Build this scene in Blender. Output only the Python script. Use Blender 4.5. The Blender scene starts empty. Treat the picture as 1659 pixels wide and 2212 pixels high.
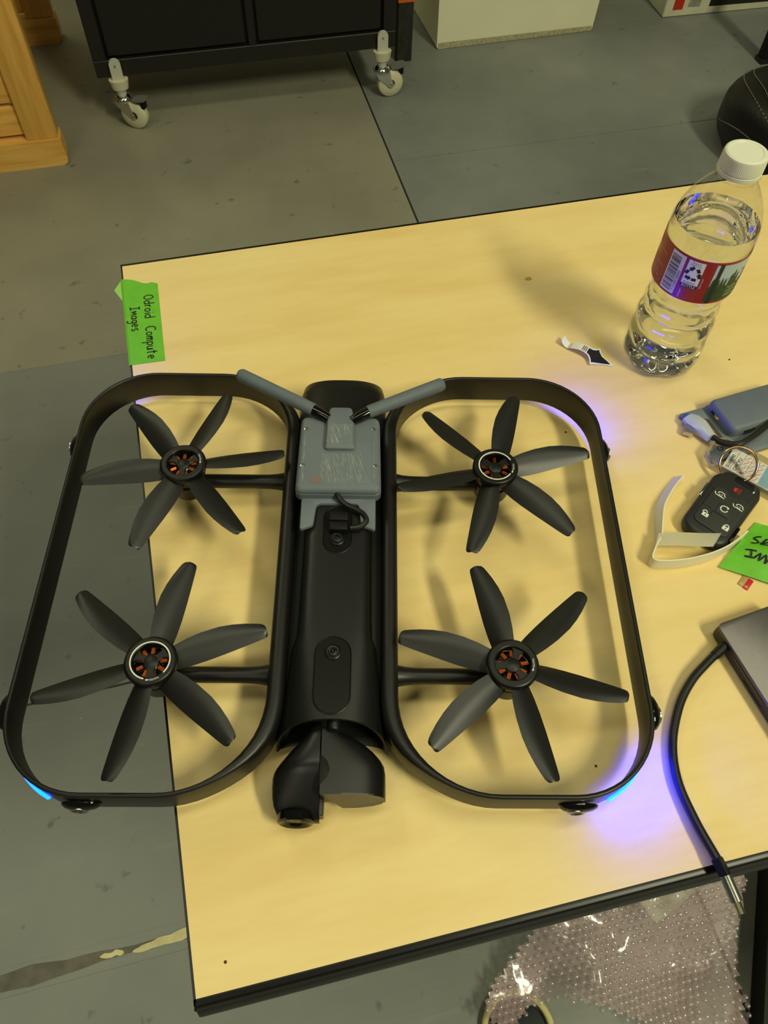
import bpy, bmesh, math, random
from math import sin, cos, pi, radians, atan2, hypot
from mathutils import Vector, Matrix, noise

# ------------------------------------------------------------------ camera, world, lights, exposure
sc = bpy.context.scene
COL = sc.collection
TZ = 0.74                                   # table top height (m)
cam_d = bpy.data.cameras.new('camera')
cam = bpy.data.objects.new('camera', cam_d)
COL.objects.link(cam)
XR = (0.9706663258, -0.2395530158, 0.0205240471)       # camera right, in world axes
YU = (0.1907044452, 0.8190871060, 0.5410435540)        # camera up
ZB = (-0.1464195974, -0.5212587317, 0.8407440967)      # camera back
cam.matrix_world = Matrix(((XR[0], YU[0], ZB[0], 0.0), (XR[1], YU[1], ZB[1], 0.0),
                           (XR[2], YU[2], ZB[2], TZ + 0.525), (0, 0, 0, 1)))
cam_d.sensor_fit = 'HORIZONTAL'
cam_d.sensor_width = 36.0
cam_d.lens = 36.0 * 1700.0 / 1659.0
cam_d.clip_start = 0.02
sc.camera = cam

w = bpy.data.worlds.new('room_light'); sc.world = w; w.use_nodes = True
w.node_tree.nodes['Background'].inputs[0].default_value = (0.97, 1.0, 0.74, 1)
w.node_tree.nodes['Background'].inputs[1].default_value = 0.05

def area(name, loc, aim, sx, sy, power, col=(1.0, 0.975, 0.66), spin=0.0):
    d = bpy.data.lights.new(name, 'AREA'); d.shape = 'RECTANGLE'; d.size = sx; d.size_y = sy
    d.energy = power; d.color = col
    o = bpy.data.objects.new(name, d); COL.objects.link(o)
    o.location = loc
    q = (Vector(aim) - Vector(loc)).to_track_quat('-Z', 'Y')
    o.rotation_euler = (q.to_matrix() @ Matrix.Rotation(spin, 3, 'Z')).to_euler()
    return o
area('ceiling_light_front', (1.9, -2.2, 4.2), (1.9, -2.2, 0), 0.45, 1.8, 148)
area('ceiling_light_over', (0.7, 0.5, 4.2), (0.7, 0.5, 0), 3.6, 0.45, 30)
area('ceiling_light_back', (-1.2, 3.2, 4.2), (-1.2, 3.2, 0), 0.45, 1.8, 22)
area('ceiling_light_side', (-2.0, -2.0, 4.2), (-2.0, -2.0, 0), 0.45, 1.8, 20)

vs = sc.view_settings
vs.view_transform = 'Standard'; vs.look = 'None'; vs.gamma = 1.0; vs.use_curve_mapping = False
vs.exposure = 0.18

# ------------------------------------------------------------------ materials
def lin(c):
    return tuple(((v / 255) / 12.92 if v / 255 <= 0.04045 else ((v / 255 + 0.055) / 1.055) ** 2.4) for v in c)
MATS = {}
def mat(name, col, rough=0.5, metal=0.0, spec=0.5, nz=None, bump=None, coat=0.0, trans=0.0, ior=1.45, alpha=1.0, emit=None, sss=0.0):
    """col = sRGB 0..255. nz=(scale, amount, (sx,sy,sz)) colour mottling, bump=(scale, strength, (sx,sy,sz))"""
    if name in MATS: return MATS[name]
    m = bpy.data.materials.new(name); m.use_nodes = True
    nt = m.node_tree; b = nt.nodes['Principled BSDF']; L = nt.links
    c = lin(col)
    b.inputs['Base Color'].default_value = (*c, 1)
    b.inputs['Roughness'].default_value = rough
    b.inputs['Metallic'].default_value = metal
    b.inputs['Specular IOR Level'].default_value = spec
    b.inputs['IOR'].default_value = ior
    b.inputs['Transmission Weight'].default_value = trans
    b.inputs['Coat Weight'].default_value = coat
    b.inputs['Alpha'].default_value = alpha
    if sss:
        b.inputs['Subsurface Weight'].default_value = sss
        b.inputs['Subsurface Scale'].default_value = 0.004
    if emit:
        b.inputs['Emission Color'].default_value = (*emit[0], 1); b.inputs['Emission Strength'].default_value = emit[1]
    def coords(scale3):
        g = nt.nodes.new('ShaderNodeTexCoord'); mp = nt.nodes.new('ShaderNodeMapping')
        mp.inputs['Scale'].default_value = scale3
        L.new(g.outputs['Object'], mp.inputs['Vector']); return mp.outputs['Vector']
    if nz:
        t = nt.nodes.new('ShaderNodeTexNoise'); t.inputs['Scale'].default_value = nz[0]; t.inputs['Detail'].default_value = 6
        L.new(coords(nz[2] if len(nz) > 2 else (1, 1, 1)), t.inputs['Vector'])
        r = nt.nodes.new('ShaderNodeValToRGB')
        r.color_ramp.elements[0].position = 0.3; r.color_ramp.elements[1].position = 0.7
        a = nz[1]
        r.color_ramp.elements[0].color = (*[max(0, v * (1 - a)) for v in c], 1)
        r.color_ramp.elements[1].color = (*[min(1, v * (1 + a)) for v in c], 1)
        L.new(t.outputs['Fac'], r.inputs['Fac']); L.new(r.outputs['Color'], b.inputs['Base Color'])
    if bump:
        t = nt.nodes.new('ShaderNodeTexNoise'); t.inputs['Scale'].default_value = bump[0]; t.inputs['Detail'].default_value = 4
        L.new(coords(bump[2] if len(bump) > 2 else (1, 1, 1)), t.inputs['Vector'])
        bp = nt.nodes.new('ShaderNodeBump'); bp.inputs['Strength'].default_value = bump[1]; bp.inputs['Distance'].default_value = 0.001
        L.new(t.outputs['Fac'], bp.inputs['Height']); L.new(bp.outputs['Normal'], b.inputs['Normal'])
    MATS[name] = m
    return m

def node_mat(name):
    m = bpy.data.materials.new(name); m.use_nodes = True; MATS[name] = m
    return m, m.node_tree, m.node_tree.nodes['Principled BSDF']

def ramp(nt, fac, stops):
    r = nt.nodes.new('ShaderNodeValToRGB'); e = r.color_ramp.elements
    while len(e) < len(stops): e.new(0.5)
    for i, (p, c) in enumerate(stops):
        e[i].position = p; e[i].color = (*c, 1)
    nt.links.new(fac, r.inputs['Fac']); return r.outputs['Color']
def noise_tex(nt, scale, s3=(1, 1, 1), rot=0.0, detail=6, rough=0.55, off=(0, 0, 0)):
    g = nt.nodes.new('ShaderNodeNewGeometry'); mp = nt.nodes.new('ShaderNodeMapping')
    mp.inputs['Scale'].default_value = s3; mp.inputs['Rotation'].default_value = (0, 0, rot); mp.inputs['Location'].default_value = off
    nt.links.new(g.outputs['Position'], mp.inputs['Vector'])
    t = nt.nodes.new('ShaderNodeTexNoise'); t.inputs['Scale'].default_value = scale; t.inputs['Detail'].default_value = detail
    t.inputs['Roughness'].default_value = rough
    nt.links.new(mp.outputs['Vector'], t.inputs['Vector']); return t.outputs['Fac']
def mixc(nt, fac, a, b, mode='MIX'):
    m = nt.nodes.new('ShaderNodeMix'); m.data_type = 'RGBA'; m.blend_type = mode
    for s, v in ((m.inputs[0], fac), (m.inputs[6], a), (m.inputs[7], b)):
        if hasattr(v, 'is_output'): nt.links.new(v, s)
        elif isinstance(v, (int, float)): s.default_value = v
        else: s.default_value = (*v, 1)
    return m.outputs[2]

def floor_mat(name, base, dark, light, scr=0.5):
    m, nt, b = node_mat(name)
    n1 = noise_tex(nt, 2.2, detail=8)
    c = ramp(nt, n1, [(0.25, lin(dark)), (0.5, lin(base)), (0.8, lin(light))])
    sp = noise_tex(nt, 26, detail=3, off=(7, 3, 0))
    spm = ramp(nt, sp, [(0.66, (0, 0, 0)), (0.74, (1, 1, 1))])
    c = mixc(nt, mixc(nt, 0.55, (0, 0, 0), spm), c, lin([v * 0.55 for v in base]))
    sc1 = noise_tex(nt, 7, s3=(1, 9, 1), rot=radians(50), detail=5)
    scm = ramp(nt, sc1, [(0.60, (0, 0, 0)), (0.75, (1, 1, 1))])
    c = mixc(nt, mixc(nt, scr, (0, 0, 0), scm), c, lin(light))
    wh = noise_tex(nt, 60, detail=2, off=(2, 9, 0))
    whm = ramp(nt, wh, [(0.765, (0, 0, 0)), (0.785, (1, 1, 1))])
    c = mixc(nt, mixc(nt, 0.8, (0, 0, 0), whm), c, lin((175, 178, 165)))
    nt.links.new(c, b.inputs['Base Color'])
    b.inputs['Roughness'].default_value = 0.52
    bp = nt.nodes.new('ShaderNodeBump'); bp.inputs['Strength'].default_value = 0.25; bp.inputs['Distance'].default_value = 0.002
    nt.links.new(sc1, bp.inputs['Height']); nt.links.new(bp.outputs['Normal'], b.inputs['Normal'])
    return m

def wood_mat(name, base, dark, light, scale, s3, rough=0.42, fleck=True):
    m, nt, b = node_mat(name)
    n1 = noise_tex(nt, scale, s3=s3, detail=8, rough=0.6)
    c = ramp(nt, n1, [(0.3, lin(dark)), (0.5, lin(base)), (0.72, lin(light))])
    if fleck:
        n2 = noise_tex(nt, scale * 9, s3=s3, detail=3, off=(3, 1, 2))
        c = mixc(nt, mixc(nt, 0.35, (0, 0, 0), ramp(nt, n2, [(0.5, (0, 0, 0)), (0.8, (1, 1, 1))])), c, lin(dark))
    nt.links.new(c, b.inputs['Base Color']); b.inputs['Roughness'].default_value = rough
    return m

# ------------------------------------------------------------------ mesh helpers
def finish(name, bm, m, parent=None, loc=(0, 0, 0), rot=(0, 0, 0), smooth=35, kind=None):
    me = bpy.data.meshes.new(name)
    bmesh.ops.recalc_face_normals(bm, faces=bm.faces)
    bm.to_mesh(me); bm.free()
    for mm in (m if isinstance(m, (list, tuple)) else [m]): me.materials.append(mm)
    if smooth:
        me.polygons.foreach_set('use_smooth', [True] * len(me.polygons))
        me.set_sharp_from_angle(angle=radians(smooth))
    return link(name, me, parent, loc, rot, kind)
def link(name, data, parent=None, loc=(0, 0, 0), rot=(0, 0, 0), kind=None):
    o = bpy.data.objects.new(name, data); COL.objects.link(o)
    o.parent = parent; o.location = loc; o.rotation_euler = rot
    if kind: o['kind'] = kind
    return o
def tag(o, label, cat, group=None):
    o['label'] = label; o['category'] = cat
    if group: o['group'] = group
    return o
def thing(name, label, cat, loc=(0, 0, 0), rz=0.0, group=None):
    return tag(link(name, None, None, loc, (0, 0, rz)), label, cat, group)

def box(bm, x0, x1, y0, y1, z0, z1, bev=0.0, seg=2, mtx=None):
    vs_ = [bm.verts.new((x, y, z)) for x in (x0, x1) for y in (y0, y1) for z in (z0, z1)]
    F = [(0, 1, 3, 2), (4, 6, 7, 5), (0, 4, 5, 1), (2, 3, 7, 6), (0, 2, 6, 4), (1, 5, 7, 3)]
    fs = [bm.faces.new([vs_[i] for i in f]) for f in F]
    if bev:
        es = {e for f in fs for e in f.edges}
        r = bmesh.ops.bevel(bm, geom=list(es), offset=bev, segments=seg, affect='EDGES', profile=0.5)
        vs_ = list({v for f in r['faces'] for v in f.verts} | {v for v in vs_ if v.is_valid})
    if mtx is not None: bmesh.ops.transform(bm, matrix=mtx, verts=[v for v in vs_ if v.is_valid])
    return vs_
def loft(bm, rings, closed=True, cap0=True, cap1=True, loop=False):
    R_ = [[bm.verts.new(p) for p in r] for r in rings]
    n = len(R_[0]); m_ = len(R_)
    for i in range(m_ if loop else m_ - 1):
        a, b = R_[i], R_[(i + 1) % m_]
        for j in range(n if closed else n - 1):
            k = (j + 1) % n
            try: bm.faces.new((a[j], a[k], b[k], b[j]))
            except ValueError: pass
    if not loop and closed:
        if cap0: bm.faces.new(R_[0][::-1])
        if cap1: bm.faces.new(R_[-1])
    return R_
def ring(r, z, n=24, cx=0, cy=0, ry=None):
    return [(cx + r * cos(2 * pi * i / n), cy + (ry or r) * sin(2 * pi * i / n), z) for i in range(n)]
def lathe(bm, prof, n=24, cx=0, cy=0, cap0=True, cap1=True):
    return loft(bm, [ring(max(r, 1e-5), z, n, cx, cy) for r, z in prof], cap0=cap0, cap1=cap1)
def tube(bm, pts, r, n=10, cap=True):
    pts = [Vector(p) for p in pts]; rings = []
    rr = r if isinstance(r, (list, tuple)) else [r] * len(pts)
    up = None
    for i, p in enumerate(pts):
        t = (pts[min(i + 1, len(pts) - 1)] - pts[max(i - 1, 0)]).normalized()
        if up is None:
            up = Vector((0, 0, 1)) if abs(t.z) < 0.9 else Vector((1, 0, 0))
        u = (up - t * up.dot(t)).normalized(); v = t.cross(u); up = u
        rings.append([tuple(p + rr[i] * (cos(2 * pi * k / n) * u + sin(2 * pi * k / n) * v)) for k in range(n)])
    loft(bm, rings, cap0=cap, cap1=cap)
def spline(pts, k=8, closed=False):
    P = [Vector(p) for p in pts]; out = []; n = len(P)
    for i in range(n if closed else n - 1):
        g = (lambda j: P[j % n]) if closed else (lambda j: P[max(0, min(n - 1, j))])
        p0, p1, p2, p3 = g(i - 1), g(i), g(i + 1), g(i + 2)
        for s in range(k):
            t = s / k
            out.append(0.5 * ((2 * p1) + (p2 - p0) * t + (2 * p0 - 5 * p1 + 4 * p2 - p3) * t * t + (3 * p1 - p0 - 3 * p2 + p3) * t ** 3))
    if not closed: out.append(P[-1].copy())
    return out
def prism(bm, poly, z0, z1, bev=0.0, seg=2):
    """polygon (plan) extruded; bev rounds the top rim by stepping inwards"""
    n = len(poly)
    if not bev:
        loft(bm, [[(x, y, z0) for x, y in poly], [(x, y, z1) for x, y in poly]]); return
    rings = [[(x, y, z0) for x, y in poly]]
    for k in range(seg + 1):
        a = (pi / 2) * k / seg
        q = inset(poly, bev * (1 - cos(a)))
        rings.append([(x, y, z1 - bev + bev * sin(a)) for x, y in q])
    loft(bm, rings)
def inset(poly, d):
    n = len(poly); A = sum(poly[i][0] * poly[(i + 1) % n][1] - poly[(i + 1) % n][0] * poly[i][1] for i in range(n))
    s = 1 if A > 0 else -1; out = []
    for i in range(n):
        a, b, c = poly[i - 1], poly[i], poly[(i + 1) % n]
        e1 = Vector((b[0] - a[0], b[1] - a[1])); e2 = Vector((c[0] - b[0], c[1] - b[1]))
        if e1.length < 1e-9: e1 = e2
        if e2.length < 1e-9: e2 = e1
        e1.normalize(); e2.normalize()
        nn = Vector((-e1.y - e2.y, e1.x + e2.x))
        nn = nn.normalized() if nn.length > 1e-6 else Vector((-e1.y, e1.x))
        k = max(0.5, nn.dot(Vector((-e1.y, e1.x))))
        out.append((b[0] + s * nn.x * d / k, b[1] + s * nn.y * d / k))
    return out
def roundpoly(cs, seg=6):
    """cs = [(x, y, radius)] -> polygon with rounded corners"""
    out = []; n = len(cs)
    for i in range(n):
        p = Vector(cs[i][:2]); r = cs[i][2]
        a = Vector(cs[i - 1][:2]) - p; b = Vector(cs[(i + 1) % n][:2]) - p
        if r <= 0: out.append(tuple(p)); continue
        a.normalize(); b.normalize()
        ang = a.angle(b); d = r / math.tan(ang / 2)
        c = p + (a + b).normalized() * (r / sin(ang / 2))
        s, e = p + a * d - c, p + b * d - c
        a0 = atan2(s.y, s.x); da = atan2(e.y, e.x) - a0
        while da > pi: da -= 2 * pi
        while da < -pi: da += 2 * pi
        for k in range(seg + 1):
            t = a0 + da * k / seg
            out.append((c.x + r * cos(t), c.y + r * sin(t)))
    return out
def stadium(cx, y0, y1, r, n=10):
    o = [(cx + r * cos(pi * k / n), y1 - r + r * sin(pi * k / n)) for k in range(n + 1)]
    return o + [(cx - r * cos(pi * k / n), y0 + r - r * sin(pi * k / n)) for k in range(n + 1)]
def M(*p): return tuple(v * 0.001 for v in p)            # millimetres
def mm2(poly): return [(x * 0.001, y * 0.001) for x, y in poly]
def scale_bm(bm, s=0.001): bmesh.ops.scale(bm, vec=(s, s, s), verts=bm.verts); return bm

def text_geo(body, size):
    cu = bpy.data.curves.new('lettering', 'FONT'); cu.body = body; cu.size = size; cu.resolution_u = 2
    o = bpy.data.objects.new('lettering', cu); COL.objects.link(o)
    dg = bpy.context.evaluated_depsgraph_get()
    me = bpy.data.meshes.new_from_object(o.evaluated_get(dg))
    V = [(v.co.x, v.co.y) for v in me.vertices]; F = [list(p.vertices) for p in me.polygons]
    bpy.data.objects.remove(o); bpy.data.curves.remove(cu); bpy.data.meshes.remove(me)
    return V, F
def put_text(bm, body, size, fn):
    """flat lettering laid on a surface by fn(x, y) -> (x, y, z); returns its width"""
    V, F = text_geo(body, size)
    vs_ = [bm.verts.new(fn(x, y)) for x, y in V]
    for f in F:
        try: bm.faces.new([vs_[i] for i in f])
        except ValueError: pass
    return max(x for x, y in V) if V else 0
def flat_poly(bm, pts, fn):
    vs_ = [bm.verts.new(fn(x, y)) for x, y in pts]
    bm.faces.new(vs_)
def stroke(bm, pts, wd, fn):
    """a pen stroke: ribbon of width wd along 2D pts, mapped by fn"""
    P = [Vector(p) for p in pts]; a = []; b = []
    for i, p in enumerate(P):
        t = (P[min(i + 1, len(P) - 1)] - P[max(i - 1, 0)])
        t = t.normalized() if t.length > 1e-9 else Vector((1, 0))
        nrm = Vector((-t.y, t.x)) * wd / 2
        a.append(bm.verts.new(fn(*(p + nrm)))); b.append(bm.verts.new(fn(*(p - nrm))))
    for i in range(len(P) - 1): bm.faces.new((a[i], a[i + 1], b[i + 1], b[i]))
def arc(cx, cy, r, a0, a1, n=10, ry=None):
    return [(cx + r * cos(radians(a0 + (a1 - a0) * i / n)), cy + (ry or r) * sin(radians(a0 + (a1 - a0) * i / n))) for i in range(n + 1)]

def sm(a, b, x):
    t = max(0, min(1, (x - a) / (b - a))); return t * t * (3 - 2 * t)

# ------------------------------------------------------------------ shared materials
m_black = mat('matte_black_plastic', (18, 18, 17), 0.40, spec=0.5, bump=(900, 0.05))
m_shell = mat('soft_black_shell', (15, 15, 14), 0.40, spec=0.5)
m_prop = mat('charcoal_propeller_plastic', (21, 22, 21), 0.42, spec=0.7)
m_dark = mat('deep_black', (12, 12, 11), 0.55, spec=0.3)
m_gloss = mat('gloss_black', (10, 10, 10), 0.08, spec=0.6)
m_winblack = mat('smoked_window', (16, 16, 15), 0.28, spec=0.4)
m_resin = mat('grey_blue_resin', (106, 115, 122), 0.48, spec=0.45, nz=(60, 0.06), sss=0.15)
m_antenna = mat('grey_rubber_sleeve', (98, 108, 115), 0.6, nz=(200, 0.05))
m_copper = mat('copper_winding', (205, 105, 45), 0.3, metal=1.0)
m_steel = mat('bright_steel', (190, 190, 180), 0.25, metal=1.0)
m_chrome = mat('chrome', (215, 215, 208), 0.12, metal=1.0)
m_white = mat('white_print', (225, 225, 212), 0.6)
m_ink = mat('black_marker_ink', (18, 20, 18), 0.5)
m_paper = mat('white_paper', (226, 224, 205), 0.65)
m_rubber = mat('black_cable_rubber', (24, 24, 23), 0.38)

# ------------------------------------------------------------------ floor
m_fl_grey = floor_mat('grey_painted_concrete', (124, 127, 121), (108, 111, 107), (144, 146, 137), 0.35)
m_fl_olive = floor_mat('olive_painted_concrete', (141, 138, 120), (123, 121, 107), (156, 152, 130), 0.08)
bm = bmesh.new(); box(bm, -4, 5, -4, 6, -0.06, -0.004)
floor = finish('floor', bm, mat('joint_dark', (50, 50, 44), 0.9), kind='structure')
def slab(x0, x1, y0, y1, m):
    bm = bmesh.new(); box(bm, x0, x1, y0, y1, -0.03, 0.0, 0.0004, 1)
    finish('concrete_slab', bm, m, floor)
slab(-4, 0.508, -4, 0.140, m_fl_grey)
slab(-4, 0.508, 0.176, 1.3105, m_fl_grey)
slab(-4, 0.508, 1.311, 6, m_fl_olive)
slab(0.513, 5, -4, 1.866, m_fl_grey)
slab(0.513, 5, 1.8682, 6, m_fl_grey)
bm = bmesh.new(); random.seed(3)
n = 60; top = []; bot = []
for i in range(n + 1):
    x = -0.9 + i * (1.4 / n)
    wv = 0.0055 + 0.004 * noise.noise(Vector((x * 9, 0, 0))) + 0.006 * sm(-0.33, -0.45, x)
    top.append((x, 0.158 + wv + 0.004 * noise.noise(Vector((x * 22, 5, 0))))); bot.append((x, 0.158 - wv + 0.004 * noise.noise(Vector((x * 22, 9, 0)))))
for i in range(n):
    a = [bm.verts.new((*p, 0.0006)) for p in (top[i], top[i + 1], bot[i + 1], bot[i])]; bm.faces.new(a)
bmesh.ops.remove_doubles(bm, verts=bm.verts, dist=1e-5)
finish('joint_filler', bm, mat('joint_filler_brown', (102, 99, 87), 0.8, nz=(40, 0.25)), floor)
bm = bmesh.new(); box(bm, -4, 0.508, 0.140, 0.176, -0.03, -0.0002); finish('joint_filler', bm, m_fl_grey, floor)
m_chip = mat('bare_pale_patch', (206, 198, 148), 0.7, nz=(60, 0.12))
for poly in ([(-0.342, 0.158), (-0.335, 0.163), (-0.327, 0.161), (-0.318, 0.165), (-0.309, 0.157), (-0.313, 0.150), (-0.321, 0.154), (-0.329, 0.151)],
             [(-0.297, 0.150), (-0.289, 0.158), (-0.270, 0.162), (-0.258, 0.168), (-0.243, 0.166), (-0.232, 0.171), (-0.205, 0.174), (-0.19, 0.160), (-0.215, 0.152), (-0.236, 0.147), (-0.262, 0.149), (-0.283, 0.146)]):
    q = [(p.x, 0.158 + (p.y - 0.158) * 0.62) for p in spline([(x, y, 0) for x, y in poly], 3, True)]
    q = [(x + 0.0016 * noise.noise(Vector((x * 300, y * 300, 0))), y + 0.0016 * noise.noise(Vector((x * 300, y * 300, 4)))) for x, y in q]
    bm = bmesh.new(); prism(bm, q, 0.0002, 0.0012)
    finish('paint_chip', bm, m_chip, floor)
bm = bmesh.new()
stroke(bm, [(-0.60 + 0.02 * i, 0.552 + 0.0012 * noise.noise(Vector((i * 0.7, 0, 0)))) for i in range(26)], 0.0035, lambda x, y: (x, y, 0.0005))
finish('floor_crack', bm, mat('crack_dark', (62, 62, 56), 0.9), floor)

bm = bmesh.new(); box(bm, -4, 5, 4.3, 4.4, 0.0, 4.4)
finish('wall_back', bm, mat('cream_wall_paint', (214, 208, 176), 0.8, nz=(3, 0.03)), kind='structure')

# ------------------------------------------------------------------ table
m_lam = wood_mat('maple_laminate', (235, 208, 140), (228, 197, 126), (240, 216, 152), 5.0, (1.0, 5.0, 1.0), 0.42)
m_edge = mat('black_edge_band', (12, 12, 12), 0.33, spec=0.4)
table = thing('work_table', 'long work table with yellow maple laminate top and black rubber edge', 'table', (0, 0, 0))
TX0, TX1 = -0.0905, 1.45
def fy(x): return 0.0318 - 0.017 * (x - TX0)              # front edge
bm = bmesh.new()
prism(bm, [(TX0, fy(TX0)), (TX1, fy(TX1)), (TX1, 0.6625), (TX0, 0.6625)], TZ - 0.028, TZ)
finish('tabletop', bm, m_lam, table)
bm = bmesh.new(); prism(bm, [(TX0 - 0.0016, 0.026), (TX0, fy(TX0)), (TX0, 0.6625), (TX0 - 0.0016, 0.664)], TZ - 0.029, TZ - 0.0002); finish('edge_band', bm, m_edge, table)
bm = bmesh.new(); prism(bm, [(TX0 - 0.0016, 0.6625), (TX1, 0.6625), (TX1, 0.6655), (TX0 - 0.0016, 0.6655)], TZ - 0.029, TZ - 0.0002); finish('edge_band', bm, m_edge, table)
bm = bmesh.new(); rings = []
prof = [(0, 0.0), (-0.0035, 0.0), (-0.0048, -0.0015), (-0.0042, -0.004), (-0.0062, -0.008), (-0.0085, -0.014), (-0.0085, -0.024), (-0.006, -0.031), (0, -0.032)]
for x in (TX0 - 0.0016, 0.2, 0.7, TX1):
    rings.append([(x, fy(x) + a, TZ - 0.0002 + z) for a, z in prof])
loft(bm, rings); finish('edge_band', bm, m_edge, table, smooth=60)
for lx in (0.16, 1.2):
    bm = bmesh.new(); box(bm, lx, lx + 0.05, 0.28, 0.40, 0.03, TZ - 0.028, 0.004); finish('leg', bm, m_edge, table)
    bm = bmesh.new(); box(bm, lx - 0.005, lx + 0.055, 0.16, 0.60, 0.0, 0.035, 0.008); finish('foot', bm, m_edge, table)
bm = bmesh.new(); box(bm, 0.21, 1.2, 0.33, 0.36, 0.55, 0.70, 0.003); finish('stretcher', bm, m_edge, table)
bm = bmesh.new(); prism(bm, [(0.2955 + 0.0032 * cos(t * pi / 5) * (1.2 if t % 2 else 0.9), 0.5585 + 0.0023 * sin(t * pi / 5)) for t in range(10)], TZ, TZ + 0.0006, 0.0003)
finish('paint_spot', bm, mat('orange_paint_spot', (206, 150, 30), 0.4), table)
random.seed(8)
m_speck = mat('dark_speck', (70, 50, 30), 0.7)
for x, y in ((-0.072, 0.046), (0.255, 0.405), (0.262, 0.369), (0.44, 0.415), (0.18, 0.10)):
    bm = bmesh.new(); lathe(bm, [(0.0010, TZ), (0.0008, TZ + 0.0004)], 7, x, y); finish('speck', bm, m_speck, table)

# ------------------------------------------------------------------ drone
DR = thing('camera_drone', 'black six-bladed quadcopter drone with grey antenna module lying on the table', 'drone',
           (0.0421, 0.2679, TZ), radians(-13.85))
m_led = mat('blue_light_strip', (60, 120, 255), 0.3, emit=((0.0, 0.005, 1.0), 120.0))

def hoop_paths(s):
    inner = roundpoly([(42.5, -156.5, 62), (203.5, -156.5, 54), (204, 177, 52), (43.5, 177, 56)], 14)
    # refine the straight runs
    P = []
    for i in range(len(inner)):
        a, b = Vector(inner[i]), Vector(inner[(i + 1) % len(inner)])
        k = max(1, int((b - a).length / 12))
        for j in range(k): P.append(a.lerp(b, j / k))
    n = len(P); outer = []
    for i, p in enumerate(P):
        t = (P[(i + 1) % n] - P[i - 1]).normalized(); nn = Vector((t.y, -t.x))
        th = 3.0 + 8.5 * sm(92, 46, p.x) * sm(176, 120, abs(p.y + (0 if p.y < 0 else -12)) + 10)
        outer.append((p, nn, th))
    return outer
def hoop(s):
    bm = bmesh.new(); rings = []
    for p, nn, th in hoop_paths(s):
        zb, zt = 9.5, 36.0
        b = min(th * 0.42, 4.6); pts = []
        for (cu, cz, a0) in ((b, zt - b, 180), (th - b, zt - b, 90), (th - b, zb + b, 0), (b, zb + b, -90)):
            for k in range(4):
                a = radians(a0 - 30 * k)
                pts.append((cu + b * cos(a), cz + b * sin(a)))
        rings.append([M(s * (p.x + nn.x * u), p.y + nn.y * u, z) for u, z in pts])
    loft(bm, rings, loop=True)
    return finish('guard_hoop', bm, m_black, DR, smooth=50)
hoops = {}
for s in (1, -1):
    H = hoop(s); hoops[s] = H
    P = hoop_paths(s); n = len(P)
    for y0, y1, front in ((-152, -118, True), (134, 174, False)):
        seq = [q for q in P if q[0].x > 150 and (min(y0, y1) <= q[0].y <= max(y0, y1))]
        seq.sort(key=lambda q: q[0].y)
        bm = bmesh.new(); rings = []
        for p, nn, th in seq:
            rings.append([M(s * (p.x + nn.x * (th + u)), p.y + nn.y * (th + u), z) for u, z in (((-0.6, 10.4), (1.2, 10.8), (2.2, 13), (1.4, 16.4), (-0.6, 18.0)) if front else ((-0.6, 15.5), (0.5, 15.9), (0.9, 18), (0.5, 20.6), (-0.6, 21)))])
        loft(bm, rings); o = finish('light_strip', bm, m_led, H); o['label'] = 'glowing blue light strip'
    # camera pods on the hoop
    for (px, py, ang, po, pz) in ((206.2, 108, 0, 6.4, 28), (206.2, -104, 0, 6.4, 28), (152, -160, -90, 4.4, 22), (150, 180.5, 90, 4.4, 22)):
        bm = bmesh.new(); pts = []
        for i in range(9):
            a = -pi / 2 + pi * i / 8
            pts.append([(po * cos(a) * 1.0 * cos(t) if cos(t) > 0 else 0.8 * cos(a) * cos(t), 11 * sin(a) * (1.25 if sin(a) > 0 else 1), pz + 7.5 * cos(a) * sin(t)) for t in [2 * pi * k / 14 for k in range(14)]])
        loft(bm, pts); bmesh.ops.remove_doubles(bm, verts=bm.verts, dist=1e-4)
        mt = Matrix.Translation((s * px, py, 0)) @ Matrix.Rotation(radians(ang if s > 0 else 180 - ang), 4, 'Z')
        bmesh.ops.transform(bm, matrix=mt, verts=bm.verts); scale_bm(bm)
        pod = finish('camera_pod', bm, m_gloss, H)
        bm = bmesh.new(); tr = []
        for i in range(20):
            a = 2 * pi * i / 20
            tr.append([(po - 0.5 + 0.7 * cos(b), (5.0 + 0.7 * sin(b)) * cos(a), pz - 2 + (5.0 + 0.7 * sin(b)) * sin(a)) for b in [2 * pi * k / 6 for k in range(6)]])
        loft(bm, tr, loop=True); bmesh.ops.transform(bm, matrix=mt, verts=bm.verts); scale_bm(bm)
        finish('lens_ring', bm, m_steel, pod)

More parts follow.
